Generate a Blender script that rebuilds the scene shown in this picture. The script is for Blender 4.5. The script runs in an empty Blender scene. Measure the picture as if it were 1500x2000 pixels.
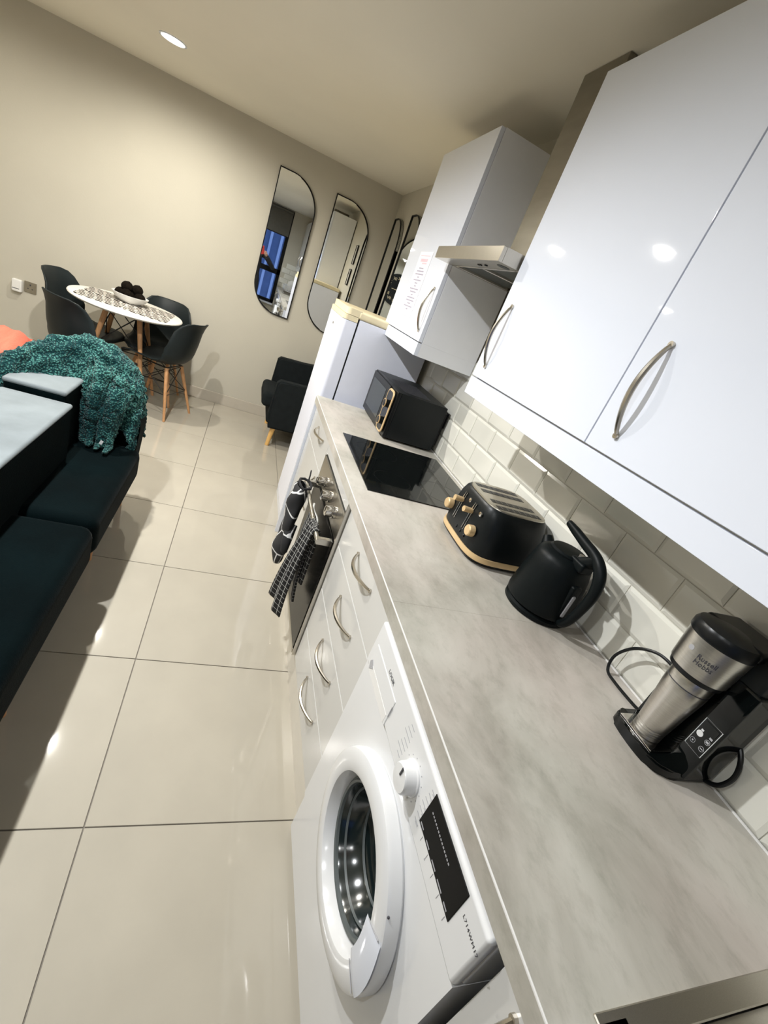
import bpy, bmesh, math, random
from mathutils import Vector, Matrix, Euler
R = math.radians
random.seed(7)
S = bpy.context.scene
COL = S.collection

# ------------------------------------------------------------------ camera
def rotvec(yaw, pitch, roll):
    y, p, r = R(yaw), R(pitch), R(roll)
    F = Vector((math.sin(y)*math.cos(p), math.cos(y)*math.cos(p), math.sin(p)))
    Rt = Vector((math.cos(y), -math.sin(y), 0)); U = Rt.cross(F)
    return Rt*math.cos(r)+U*math.sin(r), -Rt*math.sin(r)+U*math.cos(r), F
rt, up, fw = rotvec(23.3639, -23.376, 22.8045)
cd = bpy.data.cameras.new('camera'); cam = bpy.data.objects.new('camera', cd); COL.objects.link(cam)
cam.matrix_world = Matrix(((rt.x, up.x, -fw.x, -1.0482), (rt.y, up.y, -fw.y, -.0385), (rt.z, up.z, -fw.z, 1.5031), (0, 0, 0, 1)))
cd.sensor_fit = 'VERTICAL'; cd.sensor_height = 24; cd.sensor_width = 18
cd.lens = 889.809*24/2000; cd.clip_start = .01; cd.clip_end = 100
S.camera = cam

# ------------------------------------------------------------------ world, exposure
w = bpy.data.worlds.new('dusk'); S.world = w; w.use_nodes = True
bg = w.node_tree.nodes['Background']; bg.inputs[0].default_value = (.10, .155, .31, 1); bg.inputs[1].default_value = 1.2
S.view_settings.view_transform = 'Standard'; S.view_settings.look = 'None'
S.view_settings.gamma = 1; S.view_settings.use_curve_mapping = False
S.view_settings.exposure = 1.18

# ------------------------------------------------------------------ ceiling lights (powers used below)
H = 2.348; D = 4.78; XL = -4.0; YN = -1.5
SPOTS = [(-1.78, 3.84, 43, (1, .955, .86)), (-1.78, 2.65, 84, (1, .965, .90)), (-1.78, 1.33, 86, (.96, .98, 1)), (-1.78, .0, 19, (.92, .97, 1)),
         (-3.1, 3.84, 8, (1, .94, .82)), (-3.1, 2.0, 9, (1, .95, .84)), (-1.78, -1.0, 7, (.94, .97, 1))]  # left row and window-end lamp are unseen, added as fill light
def area_light(name, loc, power, color):
    l = bpy.data.lights.new(name, 'SPOT'); l.spot_size = R(175); l.spot_blend = .60; l.shadow_soft_size = .028; l.energy = power; l.color = color
    o = bpy.data.objects.new(name, l); COL.objects.link(o); o.location = loc
    return o
for x, y, p, c in SPOTS: area_light('spot_lamp', (x, y, H-.008), p, c)

# ------------------------------------------------------------------ materials
def nt(name):
    m = bpy.data.materials.new(name); m.use_nodes = True
    return m, m.node_tree, m.node_tree.nodes['Principled BSDF']
def mat(name, col, rough=.5, metal=0, noise=0, nscale=20, bump=0, bscale=60, coat=0, spec=.5, emit=None, estr=0, sheen=0, stretch=None, coords='Object'):
    m, t, b = nt(name); N, L = t.nodes, t.links
    b.inputs['Base Color'].default_value = (*col, 1); b.inputs['Roughness'].default_value = rough; b.inputs['Metallic'].default_value = metal
    b.inputs['Coat Weight'].default_value = coat; b.inputs['Coat Roughness'].default_value = .05; b.inputs['Specular IOR Level'].default_value = spec
    if sheen: b.inputs['Sheen Weight'].default_value = sheen; b.inputs['Sheen Roughness'].default_value = .35
    if emit: b.inputs['Emission Color'].default_value = (*emit, 1); b.inputs['Emission Strength'].default_value = estr
    tc = N.new('ShaderNodeTexCoord'); mp = N.new('ShaderNodeMapping'); L.new(tc.outputs[coords], mp.inputs[0])
    if stretch: mp.inputs['Scale'].default_value = stretch
    if noise:
        n = N.new('ShaderNodeTexNoise'); n.inputs['Scale'].default_value = nscale; n.inputs['Detail'].default_value = 6; L.new(mp.outputs[0], n.inputs[0])
        r = N.new('ShaderNodeValToRGB'); r.color_ramp.elements[0].position = .3; r.color_ramp.elements[1].position = .7
        r.color_ramp.elements[0].color = (*[max(0, c*(1-noise)) for c in col], 1); r.color_ramp.elements[1].color = (*[min(1, c*(1+noise)) for c in col], 1)
        L.new(n.outputs[0], r.inputs[0]); L.new(r.outputs[0], b.inputs['Base Color'])
    if bump:
        n = N.new('ShaderNodeTexNoise'); n.inputs['Scale'].default_value = bscale; n.inputs['Detail'].default_value = 5; L.new(mp.outputs[0], n.inputs[0])
        bp = N.new('ShaderNodeBump'); bp.inputs['Strength'].default_value = bump; bp.inputs['Distance'].default_value = .01
        L.new(n.outputs[0], bp.inputs['Height']); L.new(bp.outputs[0], b.inputs['Normal'])
    return m
M = {}
M['wall'] = mat('wall_paint', (.52, .49, .41), .75, noise=.02, nscale=3, bump=.05, bscale=120)
M['ceil'] = mat('ceiling_paint', (.80, .755, .64), .8, noise=.02, nscale=2)
M['floor'] = mat('porcelain_tile', (.44, .405, .335), .055, noise=.035, nscale=5, spec=.6)
M['grout'] = mat('floor_grout', (.20, .18, .15), .8, noise=.1)
M['skirt'] = mat('skirting_tile', (.50, .455, .38), .3, noise=.03)
M['white'] = mat('gloss_white', (.73, .765, .85), .035, noise=.008, nscale=3)
M['carcass'] = mat('white_melamine', (.80, .81, .84), .35, noise=.01)
M['cream'] = mat('gloss_base_door', (.60, .595, .575), .16, coat=.2, noise=.01, nscale=3)
M['edge'] = mat('pale_edge_band', (.80, .79, .77), .3, noise=.02)
M['wtile'] = mat('metro_tile', (.72, .71, .64), .13, coat=.3, noise=.03, nscale=4)
M['wgrout'] = mat('tile_grout', (.60, .58, .52), .8, noise=.05)
M['steel'] = mat('brushed_steel', (.60, .58, .54), .3, 1, noise=.08, nscale=30, stretch=(1, 1, 25))
M['chim'] = mat('chimney_steel', (.27, .25, .21), .30, 1, noise=.1, nscale=4, stretch=(1, 1, 6))
M['steelh'] = mat('brushed_steel_side', (.52, .49, .43), .28, 1, noise=.06, nscale=30, stretch=(25, 25, 1))
M['nickel'] = mat('satin_nickel', (.56, .52, .45), .25, 1, noise=.03)
M['chrome'] = mat('polished_chrome', (.75, .73, .7), .12, 1, noise=.02)
M['black'] = mat('black_plastic', (.005, .006, .007), .32, noise=.1, spec=.3)
M['mblack'] = mat('satin_black_enamel', (.005, .007, .008), .36, noise=.1, spec=.28, bump=.03, bscale=300)
M['ovenglass'] = mat('oven_door_glass', (.003, .003, .003), .22, spec=.15, noise=.05)
M['kettle'] = mat('matt_black_kettle', (.004, .006, .0065), .42, noise=.1, spec=.14, bump=.03, bscale=300)
M['blackg'] = mat('black_glass', (.003, .004, .004), .05, spec=.35, noise=.1)
M['glassd'] = mat('smoked_door_glass', (.010, .016, .016), .14, spec=.7, noise=.1)
M['rubber'] = mat('grey_rubber_gasket', (.10, .115, .115), .4, noise=.1)
M['frame'] = mat('black_mirror_frame', (.004, .004, .004), .5, spec=.2, noise=.1)
M['brass'] = mat('pale_gold_trim', (.72, .52, .28), .35, .25, noise=.05)
M['mirror'] = mat('mirror_silver', (.86, .88, .87), .01, 1, noise=.002)
M['print_black'] = mat('display_black', (.004, .004, .004), .5, spec=.15, noise=.05)
M['washer'] = mat('white_enamel', (.75, .755, .76), .17, coat=.08, noise=.006)
M['fridge'] = mat('white_fridge_steel', (.82, .845, .95), .3, noise=.01)
M['lid'] = mat('aged_cream_plastic', (.80, .70, .47), .4, noise=.06, nscale=15)
M['chair'] = mat('charcoal_plastic', (.014, .019, .020), .45, spec=.2, noise=.08, nscale=8)
M['wood'] = mat('beech_wood', (.55, .29, .13), .45, noise=.2, nscale=9, stretch=(8, 8, 1))
M['woodl'] = mat('pale_oak', (.70, .42, .14), .4, noise=.15, nscale=9, stretch=(8, 8, 1))
M['wire'] = mat('black_wire', (.01, .01, .01), .4, noise=.1)
M['tabletop'] = mat('white_table', (.82, .79, .72), .3, noise=.01)
M['velvet'] = mat('teal_velvet', (.0008, .0036, .0042), .85, noise=.3, nscale=6, spec=.04, sheen=.03, bump=.2, bscale=220)
M['velvet_lit'] = mat('lit_top_velvet', (.19, .215, .225), .9, spec=.1, noise=.14, nscale=7, sheen=.1, bump=.05, bscale=220)  # paler copy of the sofa velvet, overhead light put into its colour
M['fabric'] = mat('charcoal_upholstery', (.011, .014, .015), .9, spec=.15, noise=.15, bump=.5, bscale=400)
M['coral'] = mat('coral_pleated_fabric', (.66, .14, .085), .8, noise=.12, nscale=10, bump=.4, bscale=60, stretch=(6, 1, 1))
M['paper'] = mat('notice_paper', (.82, .80, .84), .6, noise=.01)
M['ink'] = mat('printed_ink', (.38, .36, .44), .7, noise=.05)
M['pink'] = mat('pink_print', (.74, .50, .56), .7, noise=.05)
M['grey'] = mat('grey_print', (.38, .38, .40), .6, noise=.05)
M['dark'] = mat('dark_print', (.05, .05, .06), .5, noise=.05)
M['rgrey'] = mat('shadow_grey_plastic', (.42, .42, .44), .4, noise=.02)
M['white_p'] = mat('white_print', (.75, .75, .75), .5, noise=.02)
M['bowl'] = mat('white_ceramic', (.80, .79, .76), .25, noise=.01)
M['cone'] = mat('dark_wicker_ball', (.007, .005, .003), .9, spec=.1, noise=.4, nscale=40, bump=1, bscale=60)
M['plinth'] = mat('cream_plinth', (.66, .62, .54), .35, noise=.02)
M['filter'] = mat('hood_filter_mesh', (.05, .06, .055), .4, .6, noise=.3, nscale=60)
M['sock'] = mat('brushed_socket_plate', (.33, .30, .24), .35, .8, noise=.1)
M['lamp'] = mat('lamp_diffuser', (1, 1, 1), .5, noise=.001, emit=(1, .95, .85), estr=9)
M['blind'] = mat('grey_roller_blind', (.12, .115, .10), .9, noise=.05)
M['pane'] = None
M['skin'] = mat('skin', (.55, .33, .24), .5, noise=.05)
M['cloth'] = mat('black_clothing', (.012, .012, .014), .85, noise=.2, bump=.3, bscale=100)
M['hair'] = mat('dark_hair', (.02, .013, .01), .6, noise=.3, nscale=60)
M['red'] = mat('red_phone_case', (.6, .05, .04), .4, noise=.05)
M['led'] = mat('red_indicator', (.5, .02, .01), .3, noise=.01, emit=(1, .1, .04), estr=4)
M['clad'] = mat('blue_cladding', (.20, .25, .36), .6, noise=.15, nscale=4)
M['gold'] = mat('gold_numeral', (.75, .62, .40), .4, .3, noise=.05)

def worktop_mat():
    m, t, b = nt('concrete_laminate'); N, L = t.nodes, t.links
    tc = N.new('ShaderNodeTexCoord'); mp = N.new('ShaderNodeMapping'); L.new(tc.outputs['Object'], mp.inputs[0]); mp.inputs['Scale'].default_value = (1.0, .55, 1); mp.inputs['Rotation'].default_value = (0, 0, .5)
    n1 = N.new('ShaderNodeTexNoise'); n1.inputs['Scale'].default_value = 5; n1.inputs['Detail'].default_value = 9; n1.inputs['Roughness'].default_value = .62; n1.inputs['Distortion'].default_value = .5; L.new(mp.outputs[0], n1.inputs[0])
    r1 = N.new('ShaderNodeValToRGB'); e = r1.color_ramp.elements; e[0].position = .30; e[1].position = .68; e[0].color = (.34, .315, .275, 1); e[1].color = (.60, .565, .52, 1)
    x = r1.color_ramp.elements.new(.5); x.color = (.50, .47, .425, 1); L.new(n1.outputs[0], r1.inputs[0])
    n2 = N.new('ShaderNodeTexNoise'); n2.inputs['Scale'].default_value = 38; n2.inputs['Detail'].default_value = 8; n2.inputs['Roughness'].default_value = .7; L.new(mp.outputs[0], n2.inputs[0])
    r2 = N.new('ShaderNodeValToRGB'); e = r2.color_ramp.elements; e[0].position = .34; e[1].position = .5; e[0].color = (.87, .87, .86, 1); e[1].color = (1, 1, 1, 1); L.new(n2.outputs[0], r2.inputs[0])
    n3 = N.new('ShaderNodeTexNoise'); n3.inputs['Scale'].default_value = 2.6; n3.inputs['Detail'].default_value = 4; L.new(tc.outputs['Object'], n3.inputs[0])
    r3 = N.new('ShaderNodeValToRGB'); e = r3.color_ramp.elements; e[0].position = .35; e[1].position = .65; e[0].color = (.97, 1, .97, 1); e[1].color = (1, .965, .955, 1); L.new(n3.outputs[0], r3.inputs[0])
    a = N.new('ShaderNodeMixRGB'); a.blend_type = 'MULTIPLY'; a.inputs[0].default_value = 1; L.new(r1.outputs[0], a.inputs[1]); L.new(r2.outputs[0], a.inputs[2])
    c = N.new('ShaderNodeMixRGB'); c.blend_type = 'MULTIPLY'; c.inputs[0].default_value = 1; L.new(a.outputs[0], c.inputs[1]); L.new(r3.outputs[0], c.inputs[2])
    L.new(c.outputs[0], b.inputs['Base Color']); b.inputs['Roughness'].default_value = .42
    bp = N.new('ShaderNodeBump'); bp.inputs['Strength'].default_value = .08; bp.inputs['Distance'].default_value = .003; L.new(n2.outputs[0], bp.inputs['Height']); L.new(bp.outputs[0], b.inputs['Normal'])
    return m
M['worktop'] = worktop_mat()

def throw_mat():
    m, t, b = nt('teal_chenille'); N, L = t.nodes, t.links
    tc = N.new('ShaderNodeTexCoord')
    v = N.new('ShaderNodeTexVoronoi'); v.inputs['Scale'].default_value = 120; L.new(tc.outputs['Object'], v.inputs[0])
    n = N.new('ShaderNodeTexNoise'); n.inputs['Scale'].default_value = 5; n.inputs['Detail'].default_value = 5; L.new(tc.outputs['Object'], n.inputs[0])
    ma = N.new('ShaderNodeMath'); ma.operation = 'MULTIPLY_ADD'; L.new(v.outputs['Distance'], ma.inputs[0]); ma.inputs[1].default_value = -.9
    L.new(n.outputs[0], ma.inputs[2])
    r = N.new('ShaderNodeValToRGB'); e = r.color_ramp.elements; e[0].position = -.0; e[1].position = .5; e[0].color = (.004, .035, .038, 1); e[1].color = (.12, .36, .31, 1); L.new(ma.outputs[0], r.inputs[0])
    L.new(r.outputs[0], b.inputs['Base Color']); b.inputs['Roughness'].default_value = .9; b.inputs['Sheen Weight'].default_value = .1; b.inputs['Specular IOR Level'].default_value = .1
    bp = N.new('ShaderNodeBump'); bp.invert = True; bp.inputs['Strength'].default_value = 1; bp.inputs['Distance'].default_value = .008; L.new(v.outputs['Distance'], bp.inputs['Height']); L.new(bp.outputs[0], b.inputs['Normal'])
    return m
M['throw'] = throw_mat()

def line_mat(name, mode):
    m, t, b = nt(name); N, L = t.nodes, t.links
    tc = N.new('ShaderNodeTexCoord'); r = N.new('ShaderNodeValToRGB'); r.color_ramp.interpolation = 'CONSTANT'
    if mode == 'grid':
        br = N.new('ShaderNodeTexBrick'); br.offset = 0; br.inputs['Scale'].default_value = 1
        br.inputs['Brick Width'].default_value = .024; br.inputs['Row Height'].default_value = .030; br.inputs['Mortar Size'].default_value = .0011; br.inputs['Mortar Smooth'].default_value = 0
        br.inputs['Color1'].default_value = br.inputs['Color2'].default_value = (.008, .008, .009, 1); br.inputs['Mortar'].default_value = (.55, .55, .53, 1)
        L.new(tc.outputs['UV'], br.inputs[0]); L.new(br.outputs[0], b.inputs['Base Color'])
    elif mode == 'check':
        mp = N.new('ShaderNodeMapping'); L.new(tc.outputs['Object'], mp.inputs[0]); mp.inputs['Rotation'].default_value = (0, 0, .6)
        nz = N.new('ShaderNodeTexNoise'); nz.inputs['Scale'].default_value = 12; L.new(mp.outputs[0], nz.inputs[0])
        mx = N.new('ShaderNodeMixRGB'); mx.inputs[0].default_value = .012; L.new(mp.outputs[0], mx.inputs[1]); L.new(nz.outputs['Color'], mx.inputs[2])
        br = N.new('ShaderNodeTexBrick'); br.offset = .5; br.inputs['Scale'].default_value = 1
        br.inputs['Brick Width'].default_value = .085; br.inputs['Row Height'].default_value = .036; br.inputs['Mortar Size'].default_value = .0055; br.inputs['Mortar Smooth'].default_value = 0
        br.inputs['Color1'].default_value = (.02, .015, .012, 1); br.inputs['Color2'].default_value = (.04, .03, .022, 1); br.inputs['Mortar'].default_value = (.78, .74, .66, 1)
        L.new(mx.outputs[0], br.inputs[0]); L.new(br.outputs[0], b.inputs['Base Color'])
    else:
        v = N.new('ShaderNodeTexVoronoi'); v.feature = 'DISTANCE_TO_EDGE'; v.inputs['Scale'].default_value = 11; L.new(tc.outputs['Object'], v.inputs[0])
        e = r.color_ramp.elements; e[0].position = 0; e[0].color = (.75, .75, .75, 1); e[1].position = .035; e[1].color = (.02, .02, .022, 1)
        L.new(v.outputs['Distance'], r.inputs[0]); L.new(r.outputs[0], b.inputs['Base Color'])
    b.inputs['Roughness'].default_value = .8
    return m
M['grid'] = line_mat('black_grid_cloth', 'grid'); M['check'] = line_mat('black_white_weave_print', 'check'); M['marks'] = line_mat('black_cloth_white_strokes', 'v')
def glass_mat():
    m, t, b = nt('window_glass'); N = t.nodes
    b.inputs['Base Color'].default_value = (.9, .95, 1, 1); b.inputs['Roughness'].default_value = .01; b.inputs['Transmission Weight'].default_value = 1; b.inputs['IOR'].default_value = 1.1
    return m
M['pane'] = glass_mat()

# ------------------------------------------------------------------ mesh helpers
class MB:
    def __init__(s): s.bm = bmesh.new(); s.uv = None
    def box(s, lo, hi, bevel=0, seg=2, rot=None, piv=None):
        c = [(a+b)/2 for a, b in zip(lo, hi)]; d = [max(abs(b-a), 1e-5) for a, b in zip(lo, hi)]
        r = bmesh.ops.create_cube(s.bm, size=1, matrix=Matrix.Translation(c) @ Matrix.Diagonal((*d, 1)))
        vs = r['verts']
        if bevel:
            es = list({e for v in vs for e in v.link_edges})
            rb = bmesh.ops.bevel(s.bm, geom=es, offset=min(bevel, min(d)*.49), segments=seg, profile=.5, affect='EDGES')
            vs = list({v for f in rb['faces'] for v in f.verts} | {v for v in vs if v.is_valid})
        if rot is not None: bmesh.ops.rotate(s.bm, verts=vs, cent=piv or c, matrix=rot)
        return s
    def cyl(s, a, b, r, r2=None, n=20, cap=True):
        a, b = Vector(a), Vector(b); r2 = r if r2 is None else r2; d = b-a
        q = d.to_track_quat('Z', 'Y').to_matrix().to_4x4()
        bmesh.ops.create_cone(s.bm, cap_ends=cap, segments=n, radius1=r, radius2=r2, depth=d.length, matrix=Matrix.Translation((a+b)/2) @ q)
        return s
    def sph(s, c, r, sc=(1, 1, 1), n=16, rot=None):
        m = Matrix.Translation(c) @ (rot.to_4x4() if rot else Matrix.Identity(4)) @ Matrix.Diagonal((*sc, 1))
        bmesh.ops.create_uvsphere(s.bm, u_segments=n, v_segments=max(6, n*2//3), radius=r, matrix=m)
        return s
    def tube(s, pts, r, n=8, closed=False, flat=1.0, caps=True):
        pts = [Vector(p) for p in pts]; rr = r if isinstance(r, (list, tuple)) else [r]*len(pts); rings = []; k = len(pts)
        ref = None
        for i, p in enumerate(pts):
            if closed: t = pts[(i+1) % k]-pts[i-1]
            else: t = pts[min(i+1, k-1)]-pts[max(i-1, 0)]
            t.normalize()
            if ref is None: ref = Vector((0, 0, 1)) if abs(t.z) < .9 else Vector((1, 0, 0))
            u = (ref-t*ref.dot(t)).normalized(); ref = u; v = t.cross(u)
            rings.append([s.bm.verts.new(p+(u*math.cos(2*math.pi*j/n)+v*math.sin(2*math.pi*j/n)*flat)*rr[i]) for j in range(n)])
        for i in range(k if closed else k-1):
            A, B = rings[i], rings[(i+1) % k]
            for j in range(n): s.bm.faces.new((A[j], A[(j+1) % n], B[(j+1) % n], B[j]))
        if not closed and caps: s.bm.faces.new(rings[0][::-1]); s.bm.faces.new(rings[-1])
        return s
    def lathe(s, prof, c=(0, 0, 0), axis='z', n=32, sx=1, sy=1, cap=True):
        c = Vector(c); rings = []
        for r, h in prof:
            ring = []
            for j in range(n):
                a = 2*math.pi*j/n; x, y = r*math.cos(a)*sx, r*math.sin(a)*sy
                p = {'z': (x, y, h), '-x': (-h, x, y), 'x': (h, x, y), 'y': (x, h, y)}[axis]
                ring.append(s.bm.verts.new(c+Vector(p)))
            rings.append(ring)
        for A, B in zip(rings, rings[1:]):
            for j in range(n): s.bm.faces.new((A[j], A[(j+1) % n], B[(j+1) % n], B[j]))
        if cap:
            if prof[0][0] > 1e-4: s.bm.faces.new(rings[0][::-1])
            if prof[-1][0] > 1e-4: s.bm.faces.new(rings[-1])
        return s
    def grid(s, f, nu, nv, closed_u=False, uv=False):
        V = [[s.bm.verts.new(f(i/(nu if closed_u else nu-1), j/(nv-1))) for j in range(nv)] for i in range(nu)]
        lay = s.bm.loops.layers.uv.verify() if uv else None
        for i in range(nu if closed_u else nu-1):
            for j in range(nv-1):
                q = (V[i][j], V[(i+1) % nu][j], V[(i+1) % nu][j+1], V[i][j+1])
                fc = s.bm.faces.new(q)
                if uv:
                    for l, (a, b) in zip(fc.loops, ((i, j), (i+1, j), (i+1, j+1), (i, j+1))): l[lay].uv = (a/(nu-1)*uv[0], b/(nv-1)*uv[1])
        return V
    def prism(s, pts, axis, a, b, bevel=0):
        def P(p, h): return {'x': (h, p[0], p[1]), 'y': (p[0], h, p[1]), 'z': (p[0], p[1], h)}[axis]
        A = [s.bm.verts.new(P(p, a)) for p in pts]; B = [s.bm.verts.new(P(p, b)) for p in pts]; n = len(pts)
        s.bm.faces.new(A); s.bm.faces.new(B[::-1])
        for i in range(n): s.bm.faces.new((A[i], B[i], B[(i+1) % n], A[(i+1) % n]))
        if bevel: bmesh.ops.bevel(s.bm, geom=[e for e in s.bm.edges if e.verts[0] in A and e.verts[1] in A or e.verts[0] in B and e.verts[1] in B], offset=bevel, segments=2, affect='EDGES')
        return s
    def xf(s, mtx): bmesh.ops.transform(s.bm, matrix=mtx, verts=s.bm.verts); return s
def cr(pts, k=5):
    P = [Vector(p) for p in pts]; o = []
    for i in range(len(P)-1):
        a, b, c, d = P[max(i-1, 0)], P[i], P[i+1], P[min(i+2, len(P)-1)]
        for j in range(k):
            t_ = j/k; o.append(.5*((2*b)+(c-a)*t_+(2*a-5*b+4*c-d)*t_*t_+(3*b-a-3*c+d)*t_**3))
    return o+[P[-1]]
def build(name, mb, m, parent=None, smooth=True, origin=None, ang=35):
    bm = mb.bm
    bmesh.ops.recalc_face_normals(bm, faces=bm.faces)
    root = parent
    while root and root.parent: root = root.parent
    off = Vector(root.get('_o', (0, 0, 0))) if root else (Vector(origin) if origin else Vector())
    bmesh.ops.translate(bm, verts=bm.verts, vec=-off)
    me = bpy.data.meshes.new(name); bm.to_mesh(me); bm.free()
    if smooth:
        for p in me.polygons: p.use_smooth = True
        me.set_sharp_from_angle(angle=R(ang))
    mm = M[m] if isinstance(m, str) else m
    me.materials.append(mm)
    o = bpy.data.objects.new(name, me); COL.objects.link(o)
    if smooth and len(me.polygons) < 400:
        wn_ = o.modifiers.new('weighted', 'WEIGHTED_NORMAL'); wn_.keep_sharp = True; wn_.weight = 90
    if parent: o.parent = parent
    elif origin: o.location = origin
    return o
def tag(o, label=None, cat=None, group=None, kind=None):
    if label: o['label'] = label
    if cat: o['category'] = cat
    if group: o['group'] = group
    if kind: o['kind'] = kind
    return o
def thing(name, label, cat, origin=(0, 0, 0), group=None):
    o = bpy.data.objects.new(name, None); COL.objects.link(o); o.location = origin; o['_o'] = origin; o.empty_display_size = .05
    return tag(o, label, cat, group)
def copy_tree(o, parent=None):
    c = o.copy(); COL.objects.link(c); c.parent = parent
    for ch in list(o.children): copy_tree(ch, c)
    return c
def box(name, lo, hi, m, parent=None, bevel=0, **k): return build(name, MB().box(lo, hi, bevel), m, parent, **k)
def text_mb(s, size, fn, ext=.0004, space=1.0):
    cu = bpy.data.curves.new('text', 'FONT'); cu.body = s; cu.size = size; cu.extrude = ext; cu.align_x = 'CENTER'; cu.align_y = 'CENTER'; cu.resolution_u = 3; cu.space_character = space
    to = bpy.data.objects.new('text', cu); COL.objects.link(to); dg = bpy.context.evaluated_depsgraph_get(); me = bpy.data.meshes.new_from_object(to.evaluated_get(dg))
    mb = MB(); mb.bm.from_mesh(me)
    for v in mb.bm.verts: v.co = Vector(fn(*v.co))
    bpy.data.objects.remove(to); bpy.data.curves.remove(cu); bpy.data.meshes.remove(me)
    return mb
def struct(name, mb, m, label=None, smooth=False): return tag(build(name, mb, m, smooth=smooth), label, kind='structure')

# ------------------------------------------------------------------ room shell
fl = struct('floor', MB().box((XL, YN, -.06), (0, D, -.004)), 'grout', 'glossy beige porcelain tiled floor')
tx0, ty0, T = -1.1568, .7661, .6005
tb = MB().box((-T/2+.0018, -T/2+.0018, -.004), (T/2-.0018, T/2-.0018, 0), .0008, 1)
tile_o = build('floor_tile', tb, 'floor', fl, smooth=False); tile_me = tile_o.data; first = True
cutcache = {}
def clip_tile(x0, x1, y0, y1):
    k = (round(x1-x0, 3), round(y1-y0, 3))
    if k not in cutcache:
        b = MB().box((-k[0]/2+.0018, -k[1]/2+.0018, -.004), (k[0]/2-.0018, k[1]/2-.0018, 0), .0008, 1); bmesh.ops.recalc_face_normals(b.bm, faces=b.bm.faces)
        me = bpy.data.meshes.new('floor_tile'); b.bm.to_mesh(me); b.bm.free(); me.materials.append(M['floor']); cutcache[k] = me
    return cutcache[k]
for i in range(-6, 3):
    for j in range(-5, 8):
        x0, x1 = max(XL, tx0+i*T), min(0, tx0+(i+1)*T); y0, y1 = max(YN, ty0+j*T), min(D, ty0+(j+1)*T)
        if x1-x0 < .02 or y1-y0 < .02: continue
        full = x1-x0 > T-.001 and y1-y0 > T-.001
        if full and first: o = tile_o; first = False
        elif full: o = tile_o.copy(); COL.objects.link(o); o.parent = fl
        else: o = bpy.data.objects.new('floor_tile', clip_tile(x0, x1, y0, y1)); COL.objects.link(o); o.parent = fl
        o.location = ((x0+x1)/2, (y0+y1)/2, 0)
struct('ceiling', MB().box((XL-.1, YN-.1, H), (.1, D+.1, H+.08)), 'ceil', 'plain painted ceiling with round downlights')
wr = struct('wall_right', MB().box((0, YN-.1, -.06), (.1, D+.1, H)), 'wall', 'kitchen side wall with bevelled metro tiles')
struct('wall_far', MB().box((XL-.1, D, -.06), (0, D+.1, H)), 'wall', 'far cream wall with the mirrors')
struct('wall_left', MB().box((XL-.1, YN-.1, -.06), (XL, D, H)), 'wall')
WX0, WX1, WZ0, WZ1 = -1.5, -.6, .55, 2.33
wn = MB(); wn.box((XL, YN-.1, -.06), (WX0, YN, H)); wn.box((WX1, YN-.1, -.06), (0, YN, H)); wn.box((WX0, YN-.1, -.06), (WX1, YN, WZ0)); wn.box((WX0, YN-.1, WZ1), (WX1, YN, H))
wnear = struct('wall_near', wn, 'wall', 'wall behind the camera holding the window')
struct('baseboard_far', MB().box((XL, D-.012, 0), (0, D, .105), .002, 1), 'skirt', 'beige tiled skirting along the far wall')
struct('baseboard_left', MB().box((XL, YN, 0), (XL+.012, D-.012, .105), .002, 1), 'skirt')
# window
wi = struct('window_1', MB().box((WX0, YN-.07, WZ0), (WX0+.06, YN-.02, WZ1)).box((WX1-.07, YN-.07, WZ0), (WX1, YN-.02, WZ1)).box((WX0, YN-.07, WZ0), (WX1, YN-.02, WZ0+.06)).box((WX0, YN-.07, WZ1-.05), (WX1, YN-.02, WZ1)).box((WX0, YN-.07, 1.12), (WX1, YN-.02, 1.22)), 'frame', 'black framed window with dusk outside')
box('window_pane', (WX0+.06, YN-.05, WZ0+.06), (WX1-.07, YN-.044, 1.12), 'pane', wi); box('window_pane', (WX0+.06, YN-.05, 1.22), (WX1-.07, YN-.044, WZ1-.05), 'pane', wi)
box('window_sill', (WX0-.03, YN-.02, WZ0-.03), (WX1-.01, YN+.10, WZ0), 'white', wi, .004)
t = thing('roller_blind', 'grey roller blind half down over the window', 'blind', (-1.05, YN+.02, WZ1))
build('roller', MB().cyl((WX0+.02, YN+.035, WZ1-.03), (WX1-.02, YN+.035, WZ1-.03), .02), 'blind', t)
box('blind_cloth', (WX0+.02, YN+.012, 1.86), (WX1-.02, YN+.016, WZ1-.03), 'blind', t); box('bottom_bar', (WX0+.02, YN+.008, 1.845), (WX1-.02, YN+.02, 1.862), 'frame', t)
t = thing('neighbour_building', 'pale vertical clad facade outside the window at dusk', 'building', (-1, YN-4, 0))
box('wall', (-7, YN-4.3, -3), (5, YN-4, 5), 'clad', t)
for i in range(24): box('cladding_strip', (-4+i*.28, YN-4, -1), (-3.93+i*.28, YN-3.93, 4), 'fridge', t)

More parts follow.
